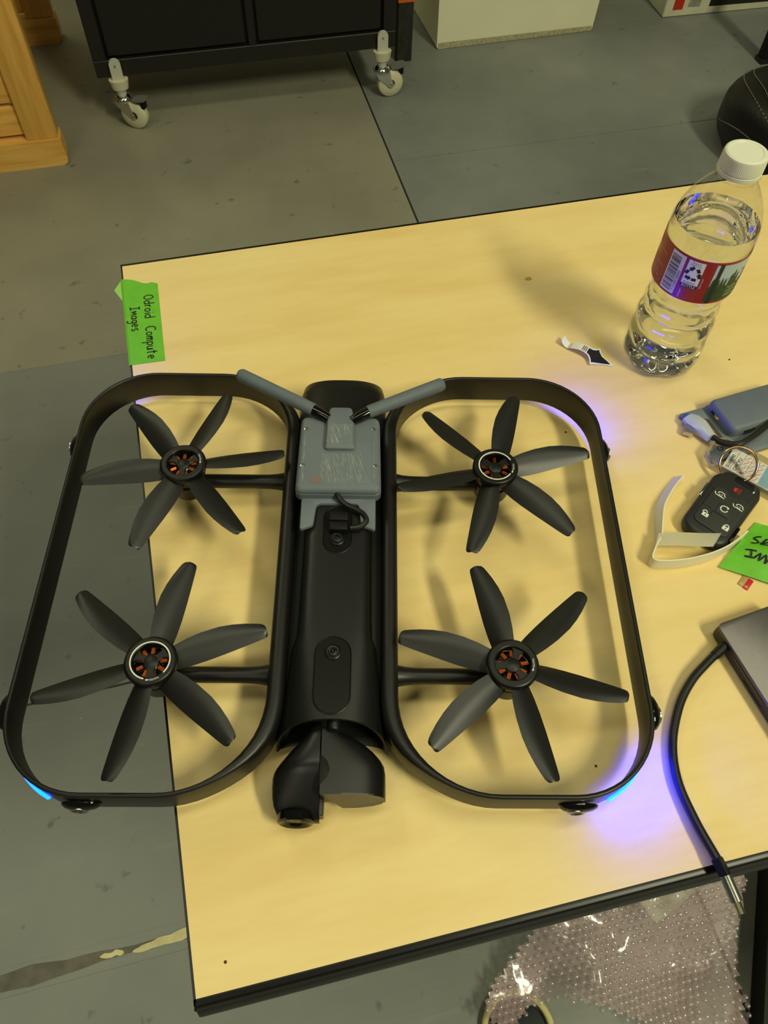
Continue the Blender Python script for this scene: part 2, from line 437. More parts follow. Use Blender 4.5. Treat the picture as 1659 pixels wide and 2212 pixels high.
# body shell
def body_ring(y, hw, zb, zc, zt, e, n=44, yfun=None):
    out = []
    for i in range(n):
        a = 2 * pi * i / n; c, s_ = cos(a), sin(a)
        x = hw * (abs(c) ** (2 / e)) * (1 if c >= 0 else -1)
        z = zc + ((zt - zc) * s_ ** (2 / e) if s_ >= 0 else -(zc - zb) * (-s_) ** (2 / e))
        out.append((x, y + (yfun(x, z) if yfun else 0), z))
    return out
bm = bmesh.new(); R_ = []
for y, hw, zb, zc, zt, e in ((173.5, 26, 10, 20, 33, 2.8), (173, 30, 7, 20, 37, 2.8), (170, 33.2, 5, 20, 39.8, 2.9), (160, 35, 2, 20, 41.8, 3.1), (128, 35.3, 0.3, 20, 43, 3.3),
                         (118, 33, 0.3, 20, 43.5, 4), (108, 28, 0.3, 20, 44, 5), (60, 24.6, 0.3, 20, 44.5, 6.5), (0, 24.6, 0.3, 20, 44.5, 6.5), (-40, 25.0, 0.3, 20, 44.5, 6.2),
                         (-56, 25.6, 0.5, 20, 44.5, 5.5), (-63, 28.6, 1, 20, 44.5, 4.2), (-80, 30.6, 2, 19, 44.4, 3.2), (-100, 33.0, 4, 17, 44.2, 2.6)):
    R_.append(body_ring(y, hw, zb, zc, zt, e))
lip = lambda x, z: -12.0 * max(0, min(1, (44 - z) / 30)) ** 1.05 if z > 14 else -12.0 + 9 * (14 - z) / 9
R_.append(body_ring(-113.6, 35.6, 6, 14, 44.2, 2.15, yfun=lip))
R_.append(body_ring(-114.0, 34.9, 6.6, 14, 43.5, 2.15, yfun=lip))
R_.append(body_ring(-113.2, 33.8, 7.6, 14, 42.4, 2.15, yfun=lip))
R_.append(body_ring(-102, 31.5, 8.5, 15, 41.6, 2.3))
R_.append(body_ring(-86, 28, 10, 15, 40, 3))
R_ = [[M(*p) for p in r] for r in R_]
loft(bm, R_)
BODY = finish('body_shell', bm, m_shell, DR, smooth=40)
bm = bmesh.new(); box(bm, -34, 34, -96, 122, 4, 27, 3, 2); scale_bm(bm); finish('lower_chassis', bm, m_dark, DR)
# gimbal axle and rim parts inside the nose
bm = bmesh.new(); lathe(bm, [(4.5, 0), (4.5, 20), (3.5, 22)], 16)
bmesh.ops.transform(bm, matrix=Matrix.Translation((2, -98, 33)) @ Matrix.Rotation(radians(78), 4, 'X'), verts=bm.verts); scale_bm(bm)
finish('gimbal_axle', bm, m_shell, DR)
bm = bmesh.new()
for a, cc in ((60, 0), (118, 0), (100, 0), (80, 0)):
    box(bm, -1.5, 1.5, -4, 4, -0.5, 0.5, mtx=Matrix.Translation((29 * cos(radians(a)), -107, 24 + 15.5 * sin(radians(a)))) @ Matrix.Rotation(radians(a - 90), 4, 'Y'))
scale_bm(bm); finish('copper_contact', bm, m_copper, DR)

# sensor windows on the spine
def sensor(y0, y1, hw, ly, z):
    bm = bmesh.new(); prism(bm, mm2(stadium(0, y0, y1, hw)), z - 0.002, z + 0.0001, 0)
    wdw = finish('sensor_window', bm, m_winblack, DR, smooth=20)
    bm = bmesh.new(); P1 = stadium(0, y0, y1, hw); P2 = inset(P1, -0.9)
    loft(bm, [[M(x, y, z * 1000 - 2) for x, y in P2], [M(x, y, z * 1000 + 0.25) for x, y in P2], [M(x, y, z * 1000 + 0.45) for x, y in inset(P1, -0.5)], [M(x, y, z * 1000 - 0.2) for x, y in inset(P1, 0.1)]], cap0=False, cap1=False)
    finish('window_rim', bm, m_shell, wdw)
    bm = bmesh.new(); lathe(bm, [M(5.4, z * 1000), M(5.4, z * 1000 + 1.4), M(4.7, z * 1000 + 1.8), M(4.2, z * 1000 + 1.2), M(3.2, z * 1000 + 1.1), M(3.0, z * 1000 + 1.7), M(1.6, z * 1000 + 2.3), M(0.01, z * 1000 + 2.4)], 24, 0, ly * 0.001)
    finish('fisheye_lens', bm, m_shell, wdw)
    bm = bmesh.new(); lathe(bm, [M(1.5, z * 1000 + 2.3), M(1.2, z * 1000 + 2.9), M(0.5, z * 1000 + 3.3), M(0.01, z * 1000 + 3.4)], 16, 0, ly * 0.001)
    finish('lens_glass', bm, m_gloss, wdw)
sensor(4.5, 43, 9.6, 15.5, 0.0446)
sensor(-110.5, -59.5, 11.3, -70, 0.0447)

# arms, motors, propellers
def blade_mesh(hand):
    bm = bmesh.new(); secs = []
    cv = [(13, 7.0), (16, 8.0), (24, 10.0), (34, 11.6), (46, 12.2), (55, 11.4), (63, 9.9), (69, 8.3), (72.8, 7.1), (74.7, 5.8), (75.4, 4.4)]
    st = [(13, -7.4), (16, -7.7), (24, -7.8), (34, -7.3), (46, -6.2), (55, -5.2), (63, -4.3), (69, -3.6), (73.2, -3.0), (75.0, -2.2), (75.7, -0.8)]
    for (r1, c1), (r2, c2) in zip(cv, st):
        pit = radians(27 - 14 * min(1, (r1 - 13) / 60)); th = (1.5 - 1.0 * (r1 - 13) / 62) * (0.3 if r1 > 75 else 1)
        row_t = []; row_b = []
        for k in range(6):
            t = k / 5; r = r1 + (r2 - r1) * t; c = c1 + (c2 - c1) * t
            camber = 1.3 * sin(pi * t)
            z = c * sin(pit) + camber
            edge = 0.15 + 0.85 * sin(pi * t)
            row_t.append((r, hand * c * cos(pit), z + th * edge / 2)); row_b.append((r, hand * c * cos(pit), z - th * edge / 2))
        secs.append([M(*p) for p in row_t + row_b[::-1]])
    loft(bm, secs)
    bmesh.ops.recalc_face_normals(bm, faces=bm.faces)
    me = bpy.data.meshes.new('blade'); bm.to_mesh(me); bm.free()
    me.materials.append(m_prop); me.polygons.foreach_set('use_smooth', [True] * len(me.polygons)); me.set_sharp_from_angle(angle=radians(40))
    return me
BL = {1: blade_mesh(1), -1: blade_mesh(-1)}
def ring_mesh():
    bm = bmesh.new(); n = 176
    def kr(r, d, z): return [(((r - (d if i % 2 else 0)) * cos(2 * pi * i / n)) * .001, ((r - (d if i % 2 else 0)) * sin(2 * pi * i / n)) * .001, z * .001) for i in range(n)]
    loft(bm, [kr(13, 0, -7), kr(15.5, 0, -7), kr(15.8, 0, -2), kr(16.6, 0, -1.5), kr(17.1, .55, -0.8), kr(17.1, .55, 2.6), kr(16.2, .5, 3.6), kr(15.2, 0, 4.0), kr(12.2, 0, 4.0), kr(11.6, 0, 3.6), kr(11.3, 0, -2)], cap0=False, cap1=False)
    return bm
def winding_mesh():
    bm = bmesh.new()
    for k in range(4):
        box(bm, 5.6, 10.2, -1.25 + 0.62 * k, -0.72 + 0.62 * k, -1.2, 0.6 - 0.12 * abs(k - 1.5), 0.12, 1)
    scale_bm(bm)
    me = bpy.data.meshes.new('winding'); bm.to_mesh(me); bm.free(); me.materials.append(m_copper); return me
WIND = winding_mesh()
hubs = {'lr': (-117, 78.3, 1, 11.5, False, 20), 'rr': (117, 78.3, -1, 11.8, True, -5), 'lf': (-116, -78.3, -1, 17, True, -70), 'rf': (116, -78.3, 1, 46, False, 0)}
# hand: +1 convex edge on the clockwise side (local -y after mirroring)
for key, (hx, hy, cw, a0, white, ta) in hubs.items():
    s = 1 if hx > 0 else -1
    bm = bmesh.new()
    xs = [34, 40, 44, 48, 53, 60, 80, 104]; rr = [8.5, 8.0, 7.0, 6.2, 5.7, 5.5, 5.5, 5.5]
    tube(bm, [M(s * x, hy, 25) for x in xs], [r * .001 for r in rr], 18); finish('motor_arm', bm, m_black, DR, smooth=60)
    HO = (hx * .001, hy * .001, 0.0455)
    bm = bmesh.new(); lathe(bm, [M(9, -29), M(13.2, -28), M(13.6, -26), M(13.6, -14), M(12.5, -13), M(12.5, -6), M(11, -5.5), M(10.5, -7)], 32)
    motor = finish('motor', bm, m_black, DR, HO)
    bm = bmesh.new(); lathe(bm, [M(4.6, -8), M(4.6, -1.2), M(4.2, -0.9), M(3.2, -0.9), M(3.0, -2.5)], 20, cap1=False); finish('stator_core', bm, mat('dull_grey_metal', (120, 120, 112), 0.35, metal=0.8), motor)
    for k in range(9):
        link('winding', WIND, motor, (0, 0, 0), (0, 0, radians(40 * k + 10)))
    bm = bmesh.new()
    lathe(bm, [M(5.0, 0.2), M(5.0, 1.5), M(4.4, 1.9), M(0.01, 2.0)], 20)
    for k in range(3):
        a = radians(120 * k + a0 + 20)
        pts = [(3, -3.2), (5.5, -2.2), (8, -2.2), (9.6, -3.4), (11.5, -5.4), (11.5, 5.4), (9.6, 3.4), (8, 2.2), (5.5, 2.2), (3, 3.2)]
        q = [(x * cos(a) - y * sin(a), x * sin(a) + y * cos(a)) for x, y in pts]
        prism(bm, mm2(q), 0.0002, 0.0018, 0.0003, 1)
    finish('rotor_spider', bm, m_black, motor)
    bm = ring_mesh(); prop = finish('propeller', bm, m_shell, DR, HO, (0, 0, 0), smooth=25)
    for k in range(6):
        link('blade', BL[-cw], prop, (0, 0, -0.0022), (0, 0, radians(a0 + 60 * k)))
    bm = bmesh.new(); zt = 4.15
    if white:
        a1, a2 = radians(ta + 30), radians(ta + 330 - 0)
        N = 60
        loft(bm, [[M(r * cos(a1 + (a2 - a1) * i / N), r * sin(a1 + (a2 - a1) * i / N), zt) for r in (12.1, 13.0)] for i in range(N + 1)], closed=False)
    V, F = text_geo('TIGHTEN', 1.55)
    wid = max(x for x, y in V)
    def onarc(x, y):
        a = radians(ta) - (x - wid / 2) / 13.6
        r = 12.6 + y * 1.15
        return M(r * cos(a), r * sin(a), zt)
    put_text(bm, 'TIGHTEN', 1.55, onarc)
    flat_poly(bm, [(wid + 0.5, 0.2), (wid + 1.6, 0.2), (wid + 1.6, -0.2), (wid + 2.6, 0.5), (wid + 1.6, 1.2), (wid + 1.6, 0.8), (wid + 0.5, 0.8)], onarc)
    finish('print_mark', bm, m_white, prop, smooth=0)

# add-on radio module: case, bump, bracket ears
m_scratch, nt, b = node_mat('scratched_resin')
g1 = noise_tex(nt, 2100, s3=(1.0, 0.05, 1), rot=radians(38), detail=3)
g2 = noise_tex(nt, 1700, s3=(1.0, 0.06, 1), rot=radians(-40), detail=3, off=(3, 3, 0))
c = ramp(nt, g1, [(0.56, lin((106, 115, 121))), (0.74, lin((176, 180, 166)))])
c = mixc(nt, mixc(nt, 0.55, (0, 0, 0), ramp(nt, g2, [(0.58, (0, 0, 0)), (0.70, (1, 1, 1))])), c, lin((164, 168, 158)))
nt.links.new(c, b.inputs['Base Color']); b.inputs['Roughness'].default_value = 0.6

def module(case, z0, detail=True):
    """case: parent to hang the parts on; plan x -31..31, y 22..118 (ears towards -y)"""
    bm = bmesh.new()
    P = roundpoly([(-31.5, 48, 5), (31, 48, 5), (29.8, 117.5, 5), (-30.3, 117.5, 5)], 5)
    rings = []
    for d, z in ((0.8, 0.0), (0, 0.8), (0, 8.0), (0.5, 8.3), (0.2, 8.8), (0.6, 11.2), (1.6, 12.8), (3.4, 13.6)):
        rings.append([M(x, y, z + z0) for x, y in inset(P, d)])
    loft(bm, rings)
    return bm
bm = module(DR, 44.5); CASE = finish('radio_module', bm, m_resin, DR, smooth=45)
CASE['label'] = 'grey resin radio module with scratched lid'
def bump_bm(z):
    bm = bmesh.new()
    loft(bm, [[M(x, y, zz + z) for x, y in P] for P, zz in (
        (roundpoly([(-12, 83, 2), (12, 83, 2), (11.5, 112, 3), (8.5, 123.5, 3), (-8.5, 123.5, 3), (-11.5, 112, 3)], 3), -6),
        (roundpoly([(-11, 84, 2), (11, 84, 2), (10.5, 112, 3), (8, 123, 3), (-8, 123, 3), (-10.5, 112, 3)], 3), 3.0),
        (roundpoly([(-9.6, 86, 2), (9.6, 86, 2), (9.2, 111, 3), (6.8, 121, 3), (-6.8, 121, 3), (-9.2, 111, 3)], 3), 4.4))])
    return bm
finish('cable_bump', bump_bm(58), m_resin, CASE, smooth=45)
def ears_bm(z, drop):
    bm = bmesh.new()
    P = roundpoly([(-27, 54, 1), (-27, 21.5, 1.5), (-24.5, 22.5, 2), (-17.5, 25.5, 3.5), (-15.8, 44, 3.5), (14.6, 44, 3.5), (16.8, 25.5, 3.5), (24.5, 22.5, 2), (27, 21.5, 1.5), (27, 54, 1)], 4)
    prism(bm, mm2(P), z - 0.003, z, 0.0008)
    return bm
finish('bracket', ears_bm(0.0478, 0), m_resin, CASE, smooth=45)
bm = bmesh.new(); flat_poly(bm, [(-9.3, 87.5), (9.3, 87.5), (9.0, 106), (-9.0, 106)], lambda x, y: M(x, y, 62.55)); finish('scratched_patch', bm, m_scratch, CASE, smooth=0)
bm = bmesh.new(); flat_poly(bm, [(-15, 54.5), (23, 54.5), (15.5, 81.5), (-13, 81.5)], lambda x, y: M(x, y, 58.22)); finish('scratched_patch', bm, m_scratch, CASE, smooth=0)
for x in (-26.2, 25.6):
    bm = bmesh.new(); flat_poly(bm, [(x - 1.2, 56), (x + 0.8, 56), (x + 0.6, 100), (x - 0.6, 100)], lambda x_, y: M(x_, y, 58.22)); finish('scratched_patch', bm, m_scratch, CASE, smooth=0)
bm = bmesh.new(); flat_poly(bm, arc(-16.5, 57.5, 4.6, 0, 350, 20, 3.4), lambda x, y: M(x, y, 58.3)); finish('indicator_glow_patch', bm, mat('painted_red_glow', (124, 106, 106), 0.5), CASE, smooth=0)  # red indicator glow painted as tinted resin colour; emits nothing
for x, y in ((-25.7, 104), (25.2, 104), (-26.6, 70), (26.4, 70)):
    bm = bmesh.new(); lathe(bm, [M(1.7, 58.0), M(1.7, 58.5), M(1.2, 58.6), M(0.9, 58.2), M(0.01, 58.1)], 14, x * .001, y * .001); finish('screw', bm, m_steel, CASE)
for pts in (((-9, 112.5, 60.5), (-20.5, 119.5, 62), (-81.5, 154.5, 63)), ((8.5, 110.5, 60.5), (20.5, 118, 62), (80, 147.5, 63))):
    a, b_, c_ = (Vector(M(*p)) for p in pts)
    bm = bmesh.new(); d = (c_ - b_).normalized()
    q = [b_ + (c_ - b_) * t for t in (0, 0.02, 0.25, 0.5, 0.75, 0.955, 0.985, 1.0)]
    tube(bm, q, [.0046, .0050, .0051, .0052, .0053, .0053, .0042, .0015], 18)
    ant = finish('antenna', bm, m_antenna, CASE, smooth=50)
    bm = bmesh.new(); tube(bm, [a, a.lerp(b_, 0.5), b_ + d * 0.002], [.0036, .0045, .0045], 14); finish('hinge_sleeve', bm, m_gloss, ant)
bm = bmesh.new()
tube(bm, spline([M(-1, 52, 54), M(0, 46.5, 53), M(5, 42, 50.5), M(13, 38, 49.5), M(18.5, 34, 49), M(20.5, 28.5, 48.6), M(16, 24, 48.4), M(9, 22.5, 48.4)], 6), 0.0019, 10)
finish('cable', bm, m_rubber, CASE)
bm = bmesh.new(); box(bm, -5.6, 7.4, 20, 27.5, 44.8, 51, 0.8, 2); box(bm, -5.8, 7.6, 27, 34, 44.8, 52.5, 0.8, 2); scale_bm(bm)
finish('usb_plug', bm, m_dark, CASE)

# gimbal camera under the nose
GB = mat('gimbal_black', (17, 17, 17), 0.34, spec=0.5)
def smooth_poly(pts, k=5): return [(p.x, p.y) for p in spline([(x, y, 0) for x, y in pts], k, True)]
def half_section(y, xw, xe, zt, zb, zs, e=2.5, n=9, dirn=-1):
    """x-z outline: flat wall at xw, rounded shoulder down to xe"""
    pts = [(xw, y, zb), (xw, y, zt)]
    for k in range(1, n + 1):
        a = pi / 2 * k / n
        pts.append((xw + (xe - xw) * sin(a) ** (2 / e), y, zs + (zt - zs) * cos(a) ** (2 / e)))
    return pts + [(xe, y, zb)]
bm = bmesh.new(); rings = []
for y, xl, zt in ((-111, -11, 31), (-113, -14, 34), (-118, -17, 36), (-124, -21, 36.6), (-130, -26.5, 36.8), (-136, -31.5, 36.8), (-139.5, -34, 36.4), (-142, -35.2, 35.3), (-145, -35.9, 33.4), (-150, -36, 30.2),
                  (-156, -35.4, 26.2), (-161, -34.2, 22.8), (-164.5, -32.6, 20.4), (-167, -30.2, 18.4), (-168.6, -26.8, 16.6)):
    rings.append(half_section(y, -6.2, xl, zt, 9.5, min(zt - 3, 20)))
loft(bm, [[M(*p) for p in r] for r in rings]); GIM = finish('gimbal_camera', bm, GB, DR, smooth=50)
bm = bmesh.new(); lathe(bm, [(11.5, 0), (11.5, 4.5), (10, 5.5), (8.5, 5), (7, 3.5), (0.01, 4.5)], 28)
bmesh.ops.transform(bm, matrix=Matrix.Translation((-20.5, -164.6, 14.5)) @ Matrix.Rotation(radians(86), 4, 'X'), verts=bm.verts); scale_bm(bm); finish('camera_lens', bm, m_gloss, GIM)
bm = bmesh.new(); rings = []
for y, xr in ((-117.6, 2), (-118.6, 8), (-121, 15), (-125, 22), (-129.5, 27.5), (-134, 31.6), (-138, 33.8), (-142, 34.5), (-149, 34.6), (-157, 34.6)):
    rings.append(half_section(y, -5.4, xr, 36.8, 15, 20, 2.9, 11))
loft(bm, [[M(*p) for p in r] for r in rings])
ARM = finish('gimbal_arm', bm, GB, DR, smooth=50)
bm = bmesh.new(); prism(bm, mm2([(-5.9, -152), (-1.5, -147.5), (0.3, -142.5), (-1.5, -137.5), (-5.9, -133)]), 0.033, 0.0374, 0.0004); finish('recess_shade_plate', bm, m_dark, ARM)  # dark plate on the arm's top, painting in the shade of a recess
# end cap of the arm: flat front face, light on it painted as paler grey
bm = bmesh.new()
face = [(-5.2, -157.2, 36.2)] + [(x, -157.2, z) for x, z in ((6, 36.6), (16, 36.2), (24, 34.6), (30, 31), (33.4, 26.5), (34.2, 21))] + [(32.5, -158.0, 15.5), (27, -158.6, 12), (18, -159.2, 10), (8, -159.4, 9.5)]
back = [(x, y + 0.9, z) for x, y, z in face]
loft(bm, [[M(*p) for p in back], [M(*p) for p in face]]); o = finish('end_cap', bm, mat('painted_lit_cap', (78, 76, 66), 0.36), ARM, smooth=0); o['label'] = 'flat end face coloured lighter as if lit'
bm = bmesh.new(); box(bm, -6.4, -3.6, -166.5, -150, 11, 22, 0.4, 1); scale_bm(bm); finish('ribbon_cable', bm, mat('flex_brown', (44, 40, 28), 0.35), GIM)

# ------------------------------------------------------------------ green tape label at the table's left edge
m_tape = mat('green_masking_tape', (106, 188, 44), 0.6, nz=(90, 0.07), bump=(500, 0.25))
m_tape_d = mat('green_masking_tape_back', (150, 205, 95), 0.7)
tape = thing('tape_label', 'green masking tape on the table edge reading Odroid Compute Images', 'label', (0, 0, TZ))
poly = [(-0.0912, 0.643), (-0.083, 0.6405), (-0.079, 0.638), (-0.0735, 0.634), (-0.0705, 0.6325), (-0.0675, 0.6322), (-0.0645, 0.633), (-0.059, 0.630), (-0.0613, 0.527), (-0.0912, 0.528)]
bm = bmesh.new(); prism(bm, poly[::-1], 0.0002, 0.0006); finish('tape_strip', bm, m_tape, tape)
bm = bmesh.new()
loft(bm, [[(-0.0912, 0.643, 0.0006), (-0.0912, 0.528, 0.0006)], [(-0.0932, 0.643, -0.0002), (-0.0932, 0.528, -0.0002)], [(-0.0938, 0.641, -0.009), (-0.0938, 0.530, -0.006)]], closed=False); finish('tape_overhang', bm, m_tape, tape)
bm = bmesh.new(); flat_poly(bm, [(-0.0934, 0.641), (-0.0934, 0.613), (-0.100, 0.628)], lambda x, y: (x, y, 0.0002 + (-0.0934 - x) * 0.15)); finish('tape_flap', bm, m_tape_d, tape)
# pen strokes, letters on a unit grid (x right, y up, x-height 0.6)
ST = {
 'O': [arc(0.30, 0.45, 0.28, 100, 460, 14, 0.42)],
 'd': [arc(0.24, 0.26, 0.2, 40, 330, 10, 0.24), [(0.44, 0.98), (0.43, 0.5), (0.46, 0.02)]],
 'r': [[(0.05, 0.58), (0.08, 0.02)], [(0.08, 0.35), (0.16, 0.52), (0.30, 0.56)]],
 'o': [arc(0.24, 0.28, 0.2, 90, 450, 12, 0.24)],
 'i': [[(0.1, 0.52), (0.12, 0.0)], [(0.09, 0.80), (0.12, 0.76)]],
 'C': [arc(0.34, 0.46, 0.32, 50, 310, 14, 0.44)],
 'm': [[(0.03, 0.55), (0.06, 0.0)], [(0.06, 0.3), (0.16, 0.52), (0.26, 0.5), (0.28, 0.0)], [(0.28, 0.3), (0.38, 0.53), (0.48, 0.48), (0.52, 0.0)]],
 'p': [[(0.06, 0.56), (0.08, 0.0), (0.06, -0.42)], arc(0.24, 0.3, 0.19, 150, -140, 10, 0.24)],
 'u': [[(0.04, 0.55), (0.06, 0.15), (0.18, 0.02), (0.34, 0.14), (0.38, 0.54)], [(0.38, 0.54), (0.42, 0.0)]],
 't': [[(0.2, 0.92), (0.2, 0.1), (0.28, 0.02)], [(0.02, 0.62), (0.42, 0.6)]],
 'e': [[(0.06, 0.28), (0.42, 0.34)] + arc(0.24, 0.3, 0.2, 15, 310, 12, 0.24)],
 'I': [[(0.05, 0.92), (0.5, 0.95)], [(0.27, 0.93), (0.25, 0.02)], [(0.0, 0.0), (0.5, 0.04)]],
 'M': [[(0.0, 0.5), (0.05, 0.02)], [(0.03, 0.5), (0.18, 0.2), (0.34, 0.52)], [(0.34, 0.52), (0.42, 0.0)]],
 'a': [arc(0.2, 0.26, 0.18, 30, 340, 10, 0.22), [(0.38, 0.5), (0.4, 0.02)]],
 'g': [arc(0.2, 0.28, 0.17, 30, 340, 10, 0.2), [(0.37, 0.5), (0.36, -0.2), (0.2, -0.38), (0.04, -0.28)]],
 's': [[(0.34, 0.5), (0.2, 0.55), (0.06, 0.44), (0.14, 0.3), (0.3, 0.2), (0.28, 0.04), (0.04, 0.02)]],
 'S': [[(0.5, 0.86), (0.3, 0.95), (0.12, 0.78), (0.22, 0.55), (0.44, 0.36), (0.36, 0.08), (0.04, 0.06)]],
 'K': [[(0.08, 0.95), (0.1, 0.0)], [(0.48, 0.9), (0.1, 0.42)], [(0.1, 0.42), (0.52, 0.0)]],
 'Y': [[(0.02, 0.92), (0.26, 0.5)], [(0.5, 0.95), (0.26, 0.5), (0.2, -0.05)]],
}
def write(bm, text, o, ex, ey, size, wd, z, gap=0.14, skip=None):
    """o = start, ex / ey = unit directions in the plane"""
    x = 0.0
    for ch in text:
        if ch == ' ': x += 0.55; continue
        for s_ in ST[ch]:
            pts = [(p[0], p[1]) for p in spline([(a, b_, 0) for a, b_ in s_], 3)] if len(s_) < 9 else s_
            stroke(bm, [((x + a) * size, b_ * size) for a, b_ in pts], wd,
                   lambda u, v: (o[0] + ex[0] * u + ey[0] * v, o[1] + ex[1] * u + ey[1] * v, z if not callable(z) else z(u, v)))
        x += max(p[0] for s_ in ST[ch] for p in s_) + gap
    return x * size
bm = bmesh.new(); e1 = Vector((-0.035, -1.0)).normalized(); e2 = Vector((1.0, -0.035)).normalized()
write(bm, 'Odroid', (-0.0735, 0.6155), e1, e2, 0.0101, 0.0012, 0.00075)
write(bm, 'Compute', (-0.0750, 0.5730), e1, e2, 0.0101, 0.0012, 0.00078)
write(bm, 'I', (-0.0870, 0.602), e1, e2, 0.0090, 0.0012, 0.00075)
write(bm, 'Mages', (-0.0868, 0.5955), e1, e2, 0.0101, 0.0012, 0.00078)
finish('handwriting', bm, m_ink, tape, smooth=0)

# ------------------------------------------------------------------ arrow shaped paper tag
stk = thing('paper_tag', 'white paper tag with black four-pointed star lying beside the bottle', 'tag', (0.3105, 0.4525, TZ), radians(-46)); stk.scale = (0.88, 0.88, 0.88)
# local x runs along the tag from its folded tail (-) to the point (+)
def tagz(x): return 0.0045 + 0.0035 * cos(x * 90) if x < 0.014 else 0.0045 + 0.0035 * cos(0.014 * 90) - 0.0 * (x - 0.014)
tagz = lambda x: 0.0012 + 0.0065 * max(0, cos((x + 0.001) * 75)) ** 1.5
def star(k, off=0.0):
    return [(0.033 * k + off, 0.0), (0.020, 0.0035 * k), (0.0138, 0.0105 * k), (0.0095, 0.0045 * k), (0.0, 0.0034 * k), (0.0, -0.0034 * k), (0.0095, -0.0045 * k), (0.0138, -0.0105 * k), (0.020, -0.0035 * k)]
bm = bmesh.new()
xs = [-0.012 + 0.001 * i for i in range(0, 48)]
def halfw(x):
    T = [(-0.02, .0050), (0.002, 0.0050), (0.007, 0.0058), (0.0105, 0.0085), (0.0128, 0.0128), (0.0142, 0.0130), (0.0165, 0.0095), (0.021, 0.0064), (0.028, 0.0034), (0.0335, 0.0012), (0.0345, 0.0004)]
    for (a, p), (b_, q) in zip(T, T[1:]):
        if a <= x <= b_: return p + (q - p) * (x - a) / (b_ - a)
    return T[-1][1]
xs = [-0.013 + 0.0475 * i / 60 for i in range(61)]
loft(bm, [[(x, halfw(x), tagz(x)), (x, -halfw(x), tagz(x)), (x, -halfw(x), tagz(x) - 0.00025), (x, halfw(x), tagz(x) - 0.00025)] for x in xs])
finish('paper_strip', bm, m_paper, stk, smooth=60)
bm = bmesh.new()
def halfb(x):
    T = [(0.0045, 0.0036), (0.008, 0.0043), (0.0112, 0.0068), (0.0135, 0.0105), (0.0150, 0.0085), (0.0195, 0.0052), (0.026, 0.0026), (0.0305, 0.0004)]
    for (a, p), (b_, q) in zip(T, T[1:]):
        if a <= x <= b_: return p + (q - p) * (x - a) / (b_ - a)
    return T[-1][1]
xs = [0.0045 + 0.026 * i / 40 for i in range(41)]
loft(bm, [[(x, halfb(x), tagz(x) + 0.00015), (x, -halfb(x), tagz(x) + 0.00015)] for x in xs], closed=False)
for k in range(3):
    x = -0.0012 + 0.0018 * k
    loft(bm, [[(x + d, 0.0036, tagz(x + d) + 0.00015), (x + d, -0.0036, tagz(x + d) + 0.00015)] for d in (0, 0.0004, 0.0008)], closed=False)
finish('printed_star', bm, mat('print_black', (24, 22, 30), 0.5), stk, smooth=60)
bm = bmesh.new()
loft(bm, [[(x, 0.0045 + 0.0004 * k, z), (x, -0.0045 + 0.0003 * k, z)] for k, (x, z) in enumerate(((-0.013, 0.0052), (-0.0145, 0.0025), (-0.0165, 0.0015), (-0.0195, 0.0022), (-0.0225, 0.0045), (-0.0245, 0.0075)))], closed=False)
finish('curled_tail', bm, m_paper, stk, smooth=60)

# ------------------------------------------------------------------ water bottle
def shell_mat(name, tint, ior, lo):
    m = bpy.data.materials.new(name); m.use_nodes = True; nt = m.node_tree
    for n_ in list(nt.nodes): nt.nodes.remove(n_)
    out = nt.nodes.new('ShaderNodeOutputMaterial'); mx = nt.nodes.new('ShaderNodeMixShader')
    tr = nt.nodes.new('ShaderNodeBsdfTransparent'); tr.inputs[0].default_value = (*tint, 1)
    gl = nt.nodes.new('ShaderNodeBsdfGlossy'); gl.inputs['Roughness'].default_value = 0.03
    lw = nt.nodes.new('ShaderNodeLayerWeight'); lw.inputs['Blend'].default_value = 0.5
    pw = nt.nodes.new('ShaderNodeMath'); pw.operation = 'POWER'; pw.inputs[1].default_value = 4.5
    ad = nt.nodes.new('ShaderNodeMath'); ad.operation = 'MULTIPLY_ADD'; ad.inputs[1].default_value = 0.55; ad.inputs[2].default_value = 0.05
    nt.links.new(lw.outputs['Facing'], pw.inputs[0]); nt.links.new(pw.outputs[0], ad.inputs[0]); nt.links.new(ad.outputs[0], mx.inputs[0]); nt.links.new(tr.outputs[0], mx.inputs[1]); nt.links.new(gl.outputs[0], mx.inputs[2])
    nt.links.new(mx.outputs[0], out.inputs[0]); return m
m_pet = shell_mat('clear_thin_plastic', (0.95, 0.955, 0.94), 1.5, 0)
m_water = mat('water', (246, 250, 250), 0.0, trans=1.0, ior=1.33)
BX, BY = 0.377, 0.4345
bot = thing('water_bottle', 'clear plastic water bottle with red label and white cap standing on the table', 'bottle', (BX, BY, TZ))
prof = [(10, 2.5), (20, 0.6), (26, 0), (29.5, 1.0), (32.5, 5), (33.6, 11), (33.9, 17), (32.4, 20), (31.8, 21.5), (32.8, 24), (34.0, 29), (33.6, 35), (31.4, 38.5), (31.2, 40.5), (32.6, 43), (33.4, 48), (32.8, 54), (30.4, 58.5), (29.8, 60.5), (30.8, 63), (31.5, 67), (30.6, 72), (28.8, 76), (28.6, 78.5), (30.2, 82), (31.6, 87), (33.0, 91.5), (33.2, 95), (33.2, 130), (33.3, 134), (33.5, 139), (33.0, 146), (31.4, 153), (28.5, 161), (24.5, 169), (19.5, 176.5), (16, 181), (14.2, 184.5), (13.6, 187), (13.6, 188)]
def facet(i, n, z, r):
    # petal feet and vertical flutes in the lower part
    a = 2 * pi * i / n
    if z < 14: return r - 2.2 * (0.5 - 0.5 * cos(5 * a)) ** 3 * (1 - z / 14) * 1.6
    if z < 90: return r - 0.55 * (0.5 + 0.5 * cos(12 * a + z * 0.08)) ** 2
    return r
N = 72
bm = bmesh.new()
